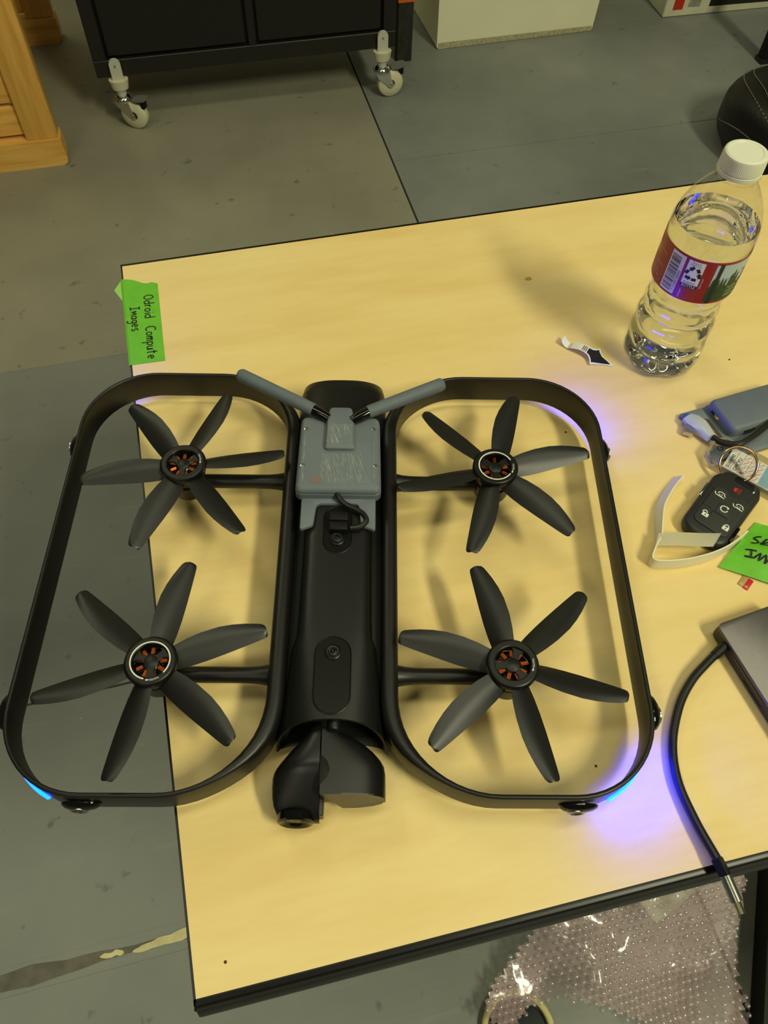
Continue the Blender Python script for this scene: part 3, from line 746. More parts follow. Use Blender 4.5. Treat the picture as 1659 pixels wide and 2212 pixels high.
loft(bm, [[(facet(i, N, z, r) * cos(2 * pi * i / N) * .001, facet(i, N, z, r) * sin(2 * pi * i / N) * .001, z * .001) for i in range(N)] for r, z in prof], cap1=False)
finish('plastic_wall', bm, m_pet, bot, smooth=70)
bm = bmesh.new()
wl = [(r - 0.8, z + 0.8) for r, z in prof if 0.2 < z < 146 or z == 0]
wl = [(9, 3.6), (19, 2.0), (25.5, 1.4)] + [(r - 0.7, max(z, 1.6) + 0.5) for r, z in prof[3:] if z < 146] + [(32.0, 147.5), (31.4, 147.2), (20, 147.0), (0.01, 147.0)]
loft(bm, [[((facet(i, N, z, r)) * cos(2 * pi * i / N) * .001, (facet(i, N, z, r)) * sin(2 * pi * i / N) * .001, z * .001) for i in range(N)] for r, z in wl])
bmesh.ops.remove_doubles(bm, verts=bm.verts, dist=2e-6)
finish('water', bm, m_water, bot, smooth=60)
bm = bmesh.new(); lathe(bm, [M(14.5, 184), M(16.3, 185), M(16.3, 187), M(14.5, 188)], 40, cap0=False, cap1=False); finish('neck_ring', bm, m_pet, bot)
m_cap = mat('translucent_white_cap', (226, 228, 208), 0.42, sss=0.3)
bm = bmesh.new(); n = 160
def cr(r, z, d): return [M((r - (d if i % 2 else 0)) * cos(2 * pi * i / n), (r - (d if i % 2 else 0)) * sin(2 * pi * i / n), z) for i in range(n)]
loft(bm, [cr(14.6, 187.5, 0), cr(15.9, 187.5, 0), cr(16.0, 190.3, 0), cr(15.4, 190.6, 0), cr(15.4, 191.2, 0), cr(16.0, 191.6, 0.25), cr(15.8, 200.6, 0.25), cr(15.2, 202.2, 0), cr(14.0, 203.0, 0), cr(11.8, 203.0, 0), cr(11.4, 202.6, 0), cr(0.02, 202.6, 0)])
CAP = finish('cap', bm, m_cap, bot, smooth=28)
# label
LR_ = 33.5
TC = radians(229)
def cyl(u, v, r=LR_):
    a = TC + u / LR_
    return M(r * cos(a), r * sin(a), v)
def patch(bm, u0, u1, v0, v1, r, n=None):
    n = n or max(1, int(abs(u1 - u0) / 3))
    a = [[bm.verts.new(cyl(u0 + (u1 - u0) * i / n, v, r)) for v in (v0, v1)] for i in range(n + 1)]
    for i in range(n): bm.faces.new((a[i][0], a[i + 1][0], a[i + 1][1], a[i][1]))
m_lred = mat('label_red', (152, 32, 30), 0.35)
bm = bmesh.new(); patch(bm, -70, 92, 93, 133, LR_ + 0.05, 90); LAB = finish('label_wrap', bm, m_lred, bot)
LAB['label'] = 'red paper label'
m_lwhite = mat('label_white', (232, 232, 226), 0.4)
bm = bmesh.new(); patch(bm, -22, -9, 95, 131, LR_ + .2); patch(bm, -6.5, 6.5, 107, 130.5, LR_ + .2)
finish('white_panel', bm, m_lwhite, LAB)
bm = bmesh.new(); random.seed(5); v = 97.0
while v < 128.5:
    h_ = random.choice((0.35, 0.35, 0.7, 1.0)); patch(bm, -21, -12.3, v, v + h_, LR_ + .3); v += h_ + random.choice((0.35, 0.4, 0.7, 0.9))
def txt(bm, s_, size, u, v, r=LR_ + .3, rot=0):
    ca, sa = cos(radians(rot)), sin(radians(rot))
    put_text(bm, s_, size, lambda x, y: cyl(u + x * ca - y * sa, v + x * sa + y * ca, r))
txt(bm, '7 11420 00003', 3.2, -9.6, 98.0, rot=90)
for k in range(3):
    a = 90 + 120 * k
    for (da, rr_, big) in ((-34, 5.1, 0), (22, 5.1, 1)):
        c_ = radians(a + da); cx, cy = rr_ * cos(c_), 119 + rr_ * sin(c_)
        t = c_ + pi / 2 + (0.5 if big else -0.4)
        q = [(-2.1, -1.3), (1.5, -1.3), (1.5, 1.3), (-2.1, 1.3)] if not big else [(-2.0, -1.3), (0.6, -1.3), (0.6, -2.3), (3.0, 0), (0.6, 2.3), (0.6, 1.3), (-2.0, 1.3)]
        flat_poly(bm, [(cx + x * cos(t) - y * sin(t), cy + x * sin(t) + y * cos(t)) for x, y in q], lambda x, y: cyl(x, y, LR_ + .3))
txt(bm, 'Empty &', 1.9, -3.4, 128.2); txt(bm, 'Replace Cap', 1.7, -4.6, 126.4)
txt(bm, 'PLASTIC', 2.6, -4.9, 109.6)
patch(bm, -6.5, 6.5, 106, 109, LR_ + .28)
finish('label_print', bm, m_ink, LAB, smooth=0)
bm = bmesh.new(); txt(bm, 'BOTTLE', 3.0, -5.4, 106.4, LR_ + .36); txt(bm, '43772947', 2.0, -3.8, 95.0, LR_ + .3, 90)
txt(bm, 'please recycle', 1.7, 9.0, 107.5, LR_ + .3, 90)
finish('label_print', bm, m_lwhite, LAB, smooth=0)
bm = bmesh.new(); random.seed(2)
for v in (126, 123.6, 121.2, 110, 107.4, 104.8, 102.2, 99.6):
    patch(bm, -62, -26 - random.random() * 6, v, v + 1.1, LR_ + .2)
for u in (-31, -30.6):
    pass
patch(bm, -52, -25.2, 97.4, 97.8, LR_ + .2); patch(bm, -25.6, -25.2, 97.4, 112, LR_ + .2)
finish('label_print', bm, mat('label_pale_text', (206, 120, 108), 0.5), LAB, smooth=0)
# scenery panel
bm = bmesh.new(); patch(bm, 15, 80, 95.2, 130.6, LR_ + .18); SCN = finish('scenery_panel', bm, mat('label_sky', (176, 196, 200), 0.4), LAB)
bm = bmesh.new()
for cx in range(0, 6):
    u0 = 26 + cx * 9
    flat_poly(bm, [(u0, 108), (u0 + 14, 108), (u0 + 10, 117 + 3 * (cx % 3)), (u0 + 6, 121 + 2 * (cx % 2)), (u0 + 3, 116)], lambda x, y: cyl(x, y, LR_ + .26))
finish('printed_mountain', bm, mat('label_mountain', (128, 132, 150), 0.5), LAB, smooth=0)
bm = bmesh.new(); patch(bm, 15, 80, 95.2, 109.5, LR_ + .3)
random.seed(11)
for i in range(16):
    u = 16 + i * 3.6 + random.random() * 2; hgt = 6 + random.random() * 9
    if i == 5: hgt = 17
    for t in range(4):
        y0 = 107 + hgt * t / 4.6; wd = (2.6 - 0.5 * t) * (hgt / 12)
        flat_poly(bm, [(u - wd, y0), (u + wd, y0), (u, y0 + hgt / 2.6)], lambda x, y: cyl(x, y, LR_ + .34 + 0.005 * (i % 3)))
finish('printed_trees', bm, mat('label_forest', (34, 66, 26), 0.5, nz=(350, 0.5)), LAB, smooth=0)
bm = bmesh.new(); patch(bm, 17.6, 20.6, 93.6, 131, LR_ + .42); finish('label_seam', bm, mat('label_dark_strip', (22, 26, 20), 0.4), LAB)
bm = bmesh.new()
for k, s_ in enumerate(('16.9 FL OZ', '1.05 PT', '(500 mL)')): txt(bm, s_, 3.4, 31.5, 106 - k * 3.9, LR_ + .42)
finish('label_print', bm, mat('label_pale_green', (196, 222, 176), 0.5), LAB, smooth=0)

# ------------------------------------------------------------------ key fob, ring and tag
m_fob = mat('fob_black_plastic', (38, 39, 36), 0.45, bump=(1200, 0.1))
m_pad = mat('fob_button_rubber', (48, 49, 46), 0.6)
fob = thing('key_fob', 'black car key fob with six white and red button icons', 'key fob', (0.349, 0.259, TZ), radians(-54.4))
FP = [(-21, -31.5, 12), (16.8, -33.5, 11), (17.4, 31, 10), (13, 41, 6), (-14, 41, 8), (-22, 29, 10)]
bm = bmesh.new(); P = roundpoly(FP, 6); rings = []
for d, z in ((3, 0), (1, 1), (0, 4), (0, 8.5), (0.7, 10.5), (2.2, 11.8), (4, 12.2)): rings.append([M(x, y, z) for x, y in inset(P, d)])
loft(bm, rings); finish('fob_case', bm, m_fob, fob, smooth=45)
bm = bmesh.new(); P = roundpoly([(-15.5, -23, 5), (13.5, -24, 5), (13.5, 17.5, 3), (7, 18.5, 2), (4, 16, 1.5), (-4, 16, 1.5), (-7.5, 19, 2), (-15.5, 18, 4)], 4)
prism(bm, mm2(P), 0.0115, 0.0134, 0.0007); PAD = finish('button_pad', bm, m_pad, fob)
bm = bmesh.new(); prism(bm, mm2(roundpoly([(-5.5, -6, 2), (5.5, -6, 2), (5.5, 5.5, 2), (-5.5, 5.5, 2)], 3)), 0.0130, 0.0140, 0.0005); finish('start_button', bm, m_pad, PAD)
bm = bmesh.new()
for p in ([(-15, -5.5), (-7.5, -5.5)], [(7, 6), (7, 13)], [(-6.4, -6.5), (-6.4, -13)], [(6.6, -6.8), (-6.6, -6.8)]): stroke(bm, p, 0.5, lambda x, y: M(x, y, 13.46))
finish('button_groove', bm, m_dark, PAD, smooth=0)
up = lambda x, y: M(x, y, 14.15)
bm = bmesh.new()
stroke(bm, arc(0, 0, 2.9, 60, 360, 16), 0.85, up); flat_poly(bm, [(1.0, 3.7), (3.2, 2.6), (2.0, 0.9)], up)
finish('start_icon', bm, m_white, PAD, smooth=0)
up2 = lambda x, y: M(x, y, 13.5)
for cx, cy, op in ((-9.0, -13.6, True), (9.0, -15, False)):
    bm = bmesh.new(); flat_poly(bm, [(cx - 2.5, cy - 2.1), (cx + 2.5, cy - 2.1), (cx + 2.5, cy + 1.5), (cx - 2.5, cy + 1.5)], up2)
    sh = arc(cx - (1.2 if op else 0), cy + 1.3, 1.8, 180, 20 if op else 0, 10, 2.3); stroke(bm, sh, 0.8, up2)
    finish('padlock_icon', bm, m_white, PAD, smooth=0)
    bm = bmesh.new(); flat_poly(bm, [(cx - 0.35, cy - 1.2), (cx + 0.35, cy - 1.2), (cx + 0.35, cy + 0.6), (cx - 0.35, cy + 0.6)], lambda x, y: M(x, y, 13.6)); finish('keyhole_mark', bm, m_pad, PAD, smooth=0)
for cx, cy in ((-8.4, 11), (8.0, 9.5)):
    bm = bmesh.new()
    for p in ([(-3.8, -1.6), (3.8, -1.8)], [(-2.6, 0.3), (-2.2, 2.2), (0, 2.9), (2.2, 2.4), (3.0, 0.4), (4.0, 0.2)], [(-3.8, -1.6), (-5.2, 0.6)]):
        stroke(bm, [(cx + a, cy + b_) for a, b_ in p], 0.75, up2)
    put_text(bm, 'x2', 3.4, lambda x, y: up2(cx - 1.8 + x, cy - 1.2 + y)); finish('liftgate_icon', bm, m_white, PAD, smooth=0)
bm = bmesh.new(); up3 = lambda x, y: M(x, y, 12.45)
flat_poly(bm, [(-3.2, 23.0), (-0.6, 21.6), (-0.6, 27.0), (-3.2, 25.6)], up3)
for k in range(4): stroke(bm, [(0.2, 22.2 + 1.4 * k), (2.8, 21.8 + 1.7 * k)], 0.55, up3)
finish('horn_icon', bm, mat('icon_red', (190, 40, 30), 0.5), fob, smooth=0)
for x_, y0, y1, m_ in ((-21.6, 2, 17, m_chrome), (17.0, -22, -6, m_gloss)):
    bm = bmesh.new(); box(bm, x_ - 1.3, x_ + 1.3, y0, y1, 6.0, 11.8, 0.8); scale_bm(bm)
    finish('side_latch', bm, m_, fob)
bm = bmesh.new(); prism(bm, mm2(roundpoly([(-7, 32, 2), (9, 32, 2), (8, 37.5, 2), (-7, 38, 2)], 4)), 0.0120, 0.0127, 0.0003); finish('ring_slot', bm, m_dark, fob)
bm = bmesh.new(); box(bm, 9.0, 11.4, 30, 38, 8.5, 13.0, 0.6); scale_bm(bm); finish('slot_trim', bm, m_chrome, fob)

m_ring = mat('warm_nickel', (214, 178, 140), 0.18, metal=1.0)
kr = thing('key_ring', 'shiny split key ring joining the fob and the clear tag', 'key ring', (0.3785, 0.2945, TZ + 0.0165))
bm = bmesh.new()
tm = Vector((-0.42, -0.36, 0.83)).to_track_quat('Z', 'Y').to_matrix().to_4x4()
for dz in (-0.0007, 0.0007):
    tr = []
    for i in range(48):
        a = 2 * pi * i / 48
        tr.append([tuple(tm @ Vector(((0.0142 + 0.0012 * cos(b_)) * cos(a), (0.0142 + 0.0012 * cos(b_)) * sin(a), dz + 0.0011 * sin(b_)))) for b_ in [2 * pi * k / 8 for k in range(8)]])
    loft(bm, tr, loop=True)
finish('split_ring', bm, m_ring, kr, smooth=60)

m_acr = shell_mat('clear_acrylic', (0.93, 0.93, 0.91), 1.5, 0)
kt = thing('key_tag', 'clear acrylic key tag with printed paper insert', 'key tag', (0.377, 0.316, TZ + 0.0025), radians(-51))
bm = bmesh.new(); P = roundpoly([(-9, -9, 2), (-1, -16, 2), (62, -16, 3), (62, 16, 3), (-1, 16, 2), (-9, 9, 2)], 4)
prism(bm, mm2(P), 0.0, 0.0075, 0.0008, 2); KT = finish('acrylic_case', bm, m_acr, kt)
bm = bmesh.new(); P1, P2 = P, inset(P, 2.2)
loft(bm, [[M(x, y, z) for x, y in q] for q, z in ((P2, 0.6), (P1, 0.4), (P1, 6.9), (P2, 7.0))], cap0=False, cap1=False); finish('tag_rim', bm, mat('frosted_acrylic_edge', (186, 182, 172), 0.15, alpha=0.45), kt, smooth=30)
bm = bmesh.new(); box(bm, 8, 58, -12, 12, 3.2, 3.7); scale_bm(bm); INS = finish('paper_insert', bm, m_lwhite, kt)
bm = bmesh.new(); box(bm, 38, 58, -12, 12, 3.65, 3.85); scale_bm(bm); finish('blue_band', bm, mat('insert_blue', (140, 178, 200), 0.6), INS)
bm = bmesh.new()
for x in (14, 20, 26, 32): stroke(bm, [(x, -11.5), (x, 11.5)], 0.45, lambda a, b_: M(a, b_, 3.9))
for y in (-6, 0, 6): stroke(bm, [(20, y), (37.5, y)], 0.35, lambda a, b_: M(a, b_, 3.9))
for x in (23, 29, 35):
    for y in (-9, -3, 3, 9): stroke(bm, [(x - 1.4, y - 1.4), (x + 1.2, y + 1.5)], 0.9, lambda a, b_: M(a, b_, 3.92))
finish('insert_lines', bm, mat('insert_pink', (214, 150, 146), 0.6), INS, smooth=0)
bm = bmesh.new()
put_text(bm, '0168090', 4.4, lambda x, y: M(12.8 - y, -10.5 + x, 3.95)); put_text(bm, 'GMCYU', 4.4, lambda x, y: M(19 - y, -10.5 + x, 3.95)); put_text(bm, 'C', 4.4, lambda x, y: M(25 - y, -10.5 + x, 3.95))
finish('insert_text', bm, m_ink, INS, smooth=0)
bm = bmesh.new(); lathe(bm, [M(2.6, 7.55), M(2.6, 7.75), M(1.8, 7.75), M(1.8, 7.55)], 16, -0.001, 0.0, cap0=False, cap1=False); finish('ring_hole', bm, m_dark, kt)

# ------------------------------------------------------------------ loose radio module on the table
m2 = thing('radio_module', 'loose grey resin radio module lying on the table behind the keys', 'module', (0.344, 0.3335, TZ), radians(-84))
bm = bmesh.new(); P = roundpoly([(-26, 47.5, 5), (11, 47.5, 6), (11, 118, 5), (-26, 118, 5)], 5); rings = []
for d, z in ((0, 3.0), (0, 11.0), (0.5, 13.2), (1.8, 15.0), (3.8, 15.9)): rings.append([M(x, y, z) for x, y in inset(P, d)])
loft(bm, rings); C2 = finish('module_case', bm, m_resin, m2, smooth=45)
finish('bracket', ears_bm(0.0042, 0), m_resin, m2, smooth=45)
bm = bmesh.new(); P = roundpoly([(-28, 47, 4), (29, 47, 6), (29, 119, 4), (-28, 119, 4)], 5); rings = []
for d, z in ((0.8, 0.3), (0, 1.2), (0, 4.0), (1.5, 5.2), (4, 5.8)): rings.append([M(x, y, z) for x, y in inset(P, d)])
loft(bm, rings); finish('module_base', bm, m_resin, m2, smooth=45)
bm = bmesh.new(); box(bm, 10.2, 11.6, 60, 71, 8.2, 11.0, 0.5, 1); scale_bm(bm); finish('usb_port', bm, m_dark, C2)
bm = bmesh.new(); box(bm, -19, -8, 46.8, 48.2, 7.2, 11.2, 0.6, 1); scale_bm(bm); finish('usb_socket', bm, m_steel, C2)
bm = bmesh.new(); box(bm, -18.2, -13, 46.6, 47.6, 7.8, 10.6, 0.3, 1); scale_bm(bm); finish('socket_tongue', bm, m_dark, C2)

# cable with taped micro plug
cb = thing('usb_cable', 'black cable with metal plug wrapped in clear tape in front of the grey module', 'cable', (0, 0, TZ))
d = Vector((0.008, 0.0066, 0)).normalized()
bm = bmesh.new()
tube(bm, spline([(0.3765, 0.330, 0.009), (0.381, 0.322, 0.010), (0.389, 0.3165, 0.0125), (0.397, 0.3165, 0.0135), (0.411, 0.3215, 0.0145), (0.428, 0.3295, 0.0155), (0.462, 0.345, 0.013), (0.50, 0.350, 0.004)], 6), 0.0026, 10)
finish('cable_lead', bm, m_rubber, cb)
bm = bmesh.new(); box(bm, -0.0042, 0.0042, -0.006, 0.006, 0.002, 0.0066, 0.0006, 1, mtx=Matrix.Translation((0.3640, 0.3450, 0.0)) @ Matrix.Rotation(radians(-35), 4, 'Z'))
finish('metal_plug', bm, mat('plug_metal', (200, 190, 185), 0.3, metal=0.9), cb)
bm = bmesh.new(); box(bm, -0.0055, 0.0055, -0.004, 0.006, 0.0018, 0.0078, 0.001, 1, mtx=Matrix.Translation((0.3690, 0.3535, 0.0)) @ Matrix.Rotation(radians(-35), 4, 'Z'))
finish('plug_body', bm, mat('plug_blue', (60, 105, 150), 0.4), cb)
bm = bmesh.new(); pts = []
ctr = [((0.3675, 0.3565), 0.006, 0.004), ((0.3705, 0.3520), 0.0085, 0.0052), ((0.3735, 0.3455), 0.0085, 0.0056), ((0.3755, 0.3385), 0.0066, 0.005), ((0.3775, 0.3305), 0.0048, 0.004)]
for i, ((cx, cy), wx, wz) in enumerate(ctr):
    t = Vector((0.29, -0.95)); nn = Vector((0.95, 0.29))
    pts.append([(cx + nn.x * wx * cos(a) * (1 + 0.12 * sin(5 * a + i)), cy + nn.y * wx * cos(a), max(0.0004, 0.0058 + wz * sin(a))) for a in [2 * pi * k / 12 for k in range(12)]])
loft(bm, pts); finish('tape_wrap', bm, mat('frosted_tape', (190, 196, 205), 0.25, alpha=0.82), cb, smooth=25)

# ------------------------------------------------------------------ white paper strip
m_strip = mat('cream_strip', (232, 228, 202), 0.5)
ps = thing('paper_strip', 'folded white plastic strip curling in front of the key fob', 'strip', (0, 0, TZ))
def ribbon(pts, hs, ln=(0.0, 0.0), th=0.0005, k=6):
    P_ = spline([(x, y, 0) for x, y in pts], k); n_ = len(P_); bm = bmesh.new(); rings = []
    for i, p in enumerate(P_):
        f_ = i / (n_ - 1) * (len(hs) - 1); j = min(int(f_), len(hs) - 2); h_ = hs[j] + (hs[j + 1] - hs[j]) * (f_ - j)
        g_ = i / (n_ - 1) * (len(ln) - 1); jj = min(int(g_), len(ln) - 2); lean = ln[jj] + (ln[jj + 1] - ln[jj]) * (g_ - jj)
        t = (P_[min(i + 1, n_ - 1)] - P_[max(i - 1, 0)]).normalized(); nn = Vector((-t.y, t.x, 0))
        q = p + nn * lean * h_
        rings.append([(p.x + nn.x * th, p.y + nn.y * th, 0.0004), (q.x + nn.x * th, q.y + nn.y * th, h_), (q.x - nn.x * th, q.y - nn.y * th, h_), (p.x - nn.x * th, p.y - nn.y * th, 0.0004)])
    loft(bm, rings); return bm
finish('upright_run', ribbon([(0.333, 0.304), (0.318, 0.293), (0.3045, 0.279), (0.2965, 0.263), (0.291, 0.250), (0.2835, 0.2415), (0.2775, 0.2335), (0.2795, 0.2295), (0.290, 0.2268), (0.305, 0.2252), (0.324, 0.2262), (0.342, 0.2303), (0.360, 0.238)], (0.0075, 0.0095, 0.0115, 0.012, 0.012, 0.0125, 0.0125, 0.012, 0.011), (0.7, 0.55, 0.25, 0.05, 0.0, 0.0, 0.0, 0.0, 0.0)), m_strip, ps, smooth=50)
bm = bmesh.new(); loft(bm, [[(0.2835, 0.2420, 0.0115), (0.2905, 0.2515, 0.0118)], [(0.300, 0.2375, 0.0125), (0.306, 0.2480, 0.013)], [(0.316, 0.2325, 0.013), (0.322, 0.2430, 0.0138)], [(0.325, 0.2300, 0.0135), (0.336, 0.2390, 0.0145)]], closed=False)
bmesh.ops.solidify(bm, geom=bm.faces[:], thickness=0.0004); finish('folded_flap', bm, m_strip, ps, smooth=50)

# ------------------------------------------------------------------ second green tape label (right edge) and memory card
t2 = thing('tape_label', 'crumpled green masking tape label in front of the key fob at the right edge', 'label', (0, 0, TZ))
bm = bmesh.new(); A_, B_, C_ = Vector((0.3765, 0.2485)), Vector((0.3285, 0.2180)), Vector((0.3515, 0.1850))
ex = (C_ - B_).normalized(); ey = (A_ - B_).normalized(); nx_ = Vector((1.0, -0.72)).normalized()
def t2p(u, v):
    # u: from the left corner towards the front, v: from the left corner towards the back
    x = B_.x + (A_.x - B_.x) * v + nx_.x * 0.1 * u; y = B_.y + (A_.y - B_.y) * v + nx_.y * 0.1 * u
    z = 0.0012 + 0.013 * max(0, 1 - abs(v - 0.42 - 0.15 * u) / 0.5) * min(1, 0.15 + 3.2 * u) + 0.0012 * noise.noise(Vector((u * 14, v * 12, 1)))
    return x, y, max(z, 0.0008)
g = [[bm.verts.new(t2p(i / 24, j / 18)) for j in range(19)] for i in range(25)]
for i in range(24):
    for j in range(18): bm.faces.new((g[i][j], g[i + 1][j], g[i + 1][j + 1], g[i][j + 1]))
finish('tape_sheet', bm, m_tape, t2, smooth=60)
bm = bmesh.new()
for pts in ([(0.372, 0.2335), (0.3685, 0.2345), (0.3655, 0.2335), (0.3665, 0.2312), (0.3662, 0.2290), (0.3630, 0.2288), (0.3606, 0.2300)],
            [(0.3745, 0.2300), (0.3655, 0.2262)], [(0.3655, 0.2262), (0.3730, 0.2262)], [(0.3660, 0.2262), (0.3700, 0.2225), (0.374, 0.2195)], [(0.3745, 0.2225), (0.3700, 0.2165)],
            [(0.3530, 0.2255), (0.3592, 0.2208)], [(0.3562, 0.2228), (0.3535, 0.2185)], [(0.3498, 0.2205), (0.3545, 0.2168)],
            [(0.3546, 0.2163), (0.3606, 0.2180), (0.3572, 0.2135), (0.3630, 0.2150), (0.3600, 0.2098)], [(0.3600, 0.2098), (0.3665, 0.2120), (0.3630, 0.2080), (0.3690, 0.2085)]):
    q = [(p.x, p.y) for p in spline([(x, y, 0) for x, y in pts], 4)]
    def zf(x, y):
        dx, dy = x - B_.x, y - B_.y
        a11, a12, a21, a22 = nx_.x * 0.1, A_.x - B_.x, nx_.y * 0.1, A_.y - B_.y
        det = a11 * a22 - a12 * a21
        u = (dx * a22 - a12 * dy) / det; v = (a11 * dy - a21 * dx) / det
        return (x, y, t2p(u, v)[2] + 0.0005)
    stroke(bm, q, 0.0014, zf)
finish('handwriting', bm, m_ink, t2, smooth=0)
sd = thing('memory_card', 'tiny red and gold memory card tucked under the green tape', 'memory card', (0.3412, 0.2005, TZ), radians(-55)); sd.scale = (0.78, 0.78, 0.78)
bm = bmesh.new(); prism(bm, mm2(roundpoly([(-5.0, -4, .8), (0.6, -4, .3), (0.6, 9, .3), (-5.0, 9, .8)], 2)), 0.0, 0.001, 0.0002); finish('card_body', bm, mat('card_gold', (176, 148, 84), 0.4), sd)
bm = bmesh.new(); prism(bm, mm2(roundpoly([(0.6, -4.4, .3), (5.8, -4.4, .8), (5.8, 9, .8), (0.6, 9, .3)], 2)), 0.0, 0.001, 0.0002); finish('card_stripe', bm, mat('card_red', (196, 40, 44), 0.4), sd)
bm = bmesh.new(); put_text(bm, '32', 3.2, lambda x, y: M(-3.6 + x, -3.0 + y, 1.15)); put_text(bm, 'SD', 3.0, lambda x, y: M(1.2 + x, -2.6 + y, 1.15)); finish('card_print', bm, m_white, sd, smooth=0)

# ------------------------------------------------------------------ USB hub with captive cable
m_alu = mat('space_grey_aluminium', (132, 128, 126), 0.34, metal=0.85, bump=(2500, 0.12))
m_alu_d = mat('hub_side_dark', (64, 62, 58), 0.4, metal=0.6)
hub = thing('usb_hub', 'space grey aluminium hub with card slots at the right edge of the table', 'hub', (0.2985, 0.1705, TZ), radians(6))
bm = bmesh.new(); P = roundpoly([(0, -112, 4), (50, -112, 4), (50, 0, 4), (0, 0, 4)], 5); rings = []
P = roundpoly([(-1, -112, 4), (50, -112, 4), (50, 0, 4), (-1, 0, 5)], 5)
for d_, z in ((1.5, 0.3), (0.3, 1.2), (0, 3), (0, 12.4)): rings.append([M(x, y, z) for x, y in inset(P, d_)])
loft(bm, rings); HB = finish('hub_case', bm, m_alu_d, hub, smooth=45)
bm = bmesh.new(); rings = []
for d_, z in ((0.2, 12.2), (0, 12.6), (0, 13.2), (0.6, 13.9), (1.4, 14.1)): rings.append([M(x, y, z) for x, y in inset(P, d_)])
loft(bm, rings); finish('hub_top_plate', bm, m_alu, hub, smooth=45)
for y0, y1, z0, z1 in ((-61, -25, 8.4, 10.6), (-61, -40, 3.6, 5.0)):
    bm = bmesh.new(); box(bm, -1.25, 0.5, y0, y1, z0, z1, 0.2, 1); scale_bm(bm); finish('card_slot', bm, m_gloss, hub)
ca, sa = cos(radians(6)), sin(radians(6))
bm = bmesh.new()
W2 = lambda x, y, z: (((x - 0.2985) * ca + (y - 0.1705) * sa), (-(x - 0.2985) * sa + (y - 0.1705) * ca), z)
tube(bm, [W2(0.2995, 0.1560, 0.0075), W2(0.2925, 0.1527, 0.0075), W2(0.2885, 0.1508, 0.0075)], [0.0036, 0.0036, 0.0034], 14); finish('strain_relief', bm, m_rubber, hub)
bm = bmesh.new()
tube(bm, spline([W2(x, y, z) for x, y, z in ((0.2895, 0.1513, 0.0075), (0.280, 0.1465, 0.0070), (0.2655, 0.1380, 0.0060), (0.250, 0.1240, 0.0048), (0.2345, 0.1015, 0.0042), (0.2268, 0.078, 0.0046), (0.2262, 0.0525, 0.0060), (0.2283, 0.0300, 0.0078), (0.2290, 0.022, 0.0080))], 8), 0.0030, 12); finish('hub_cable', bm, m_rubber, hub)
bm = bmesh.new(); tube(bm, [W2(0.2284, 0.0290, 0.0079), W2(0.2292, 0.0185, 0.0079)], 0.0042, 4); bmesh.ops.bevel(bm, geom=bm.edges[:], offset=0.0006, segments=1, affect='EDGES'); finish('plug_collar', bm, m_dark, hub)
bm = bmesh.new(); tube(bm, [W2(0.2292, 0.0188, 0.0079), W2(0.2300, 0.0040, 0.0060)], 0.0036, 16); finish('plug_barrel', bm, m_steel, hub)
bm = bmesh.new(); tube(bm, [W2(0.2300, 0.0042, 0.0060), W2(0.2303, -0.0026, 0.0051)], [0.0023, 0.0023], 8); finish('plug_tip', bm, mat('gold_plug_tip', (200, 190, 150), 0.25, metal=1.0), hub)

# ------------------------------------------------------------------ oak furniture at the far left
m_oak = wood_mat('honey_oak', (228, 174, 82), (208, 150, 60), (240, 190, 102), 9.0, (6.0, 6.0, 0.55), 0.45)
m_oak_h = wood_mat('honey_oak_rail', (230, 178, 88), (208, 152, 62), (242, 196, 108), 9.0, (0.55, 6.0, 6.0), 0.45)
oak = thing('oak_bench', 'honey oak furniture with slatted end frames at the left edge', 'furniture', (-0.33, 2.035, 0))
def part_box(name, par, m, x0, x1, y0, y1, z0, z1, bev=0.004, seg=2):
    bm = bmesh.new(); box(bm, x0, x1, y0, y1, z0, z1, bev, seg); return finish(name, bm, m, par)
for y0 in (0.0, 0.63):
    bm = bmesh.new()
    pr = roundpoly([(-0.62, 0.0, 0.004), (0.006, 0.0, 0.018), (0.003, 0.072, 0.004), (-0.62, 0.072, 0.004)], 5)
    loft(bm, [[(x, y0 - 0.006 + a, z) for x, z in pr] for a in (0.0, 0.056)]); finish('foot_rail', bm, m_oak_h, oak)
    part_box('stile', oak, m_oak, -0.079, -0.001, y0, y0 + 0.045, 0.072, 0.76)
    part_box('stile', oak, m_oak, -0.62, -0.54, y0, y0 + 0.045, 0.072, 0.76)
    for k in range(7):
        part_box('slat', oak, m_oak_h, -0.545, -0.076, y0 + 0.016, y0 + 0.036, 0.080 + k * 0.082, 0.080 + k * 0.082 + 0.074, 0.006)
    part_box('top_rail', oak, m_oak_h, -0.54, -0.079, y0, y0 + 0.045, 0.66, 0.76)
part_box('bench_top', oak, m_oak_h, -0.64, 0.01, -0.01, 0.70, 0.76, 0.79)

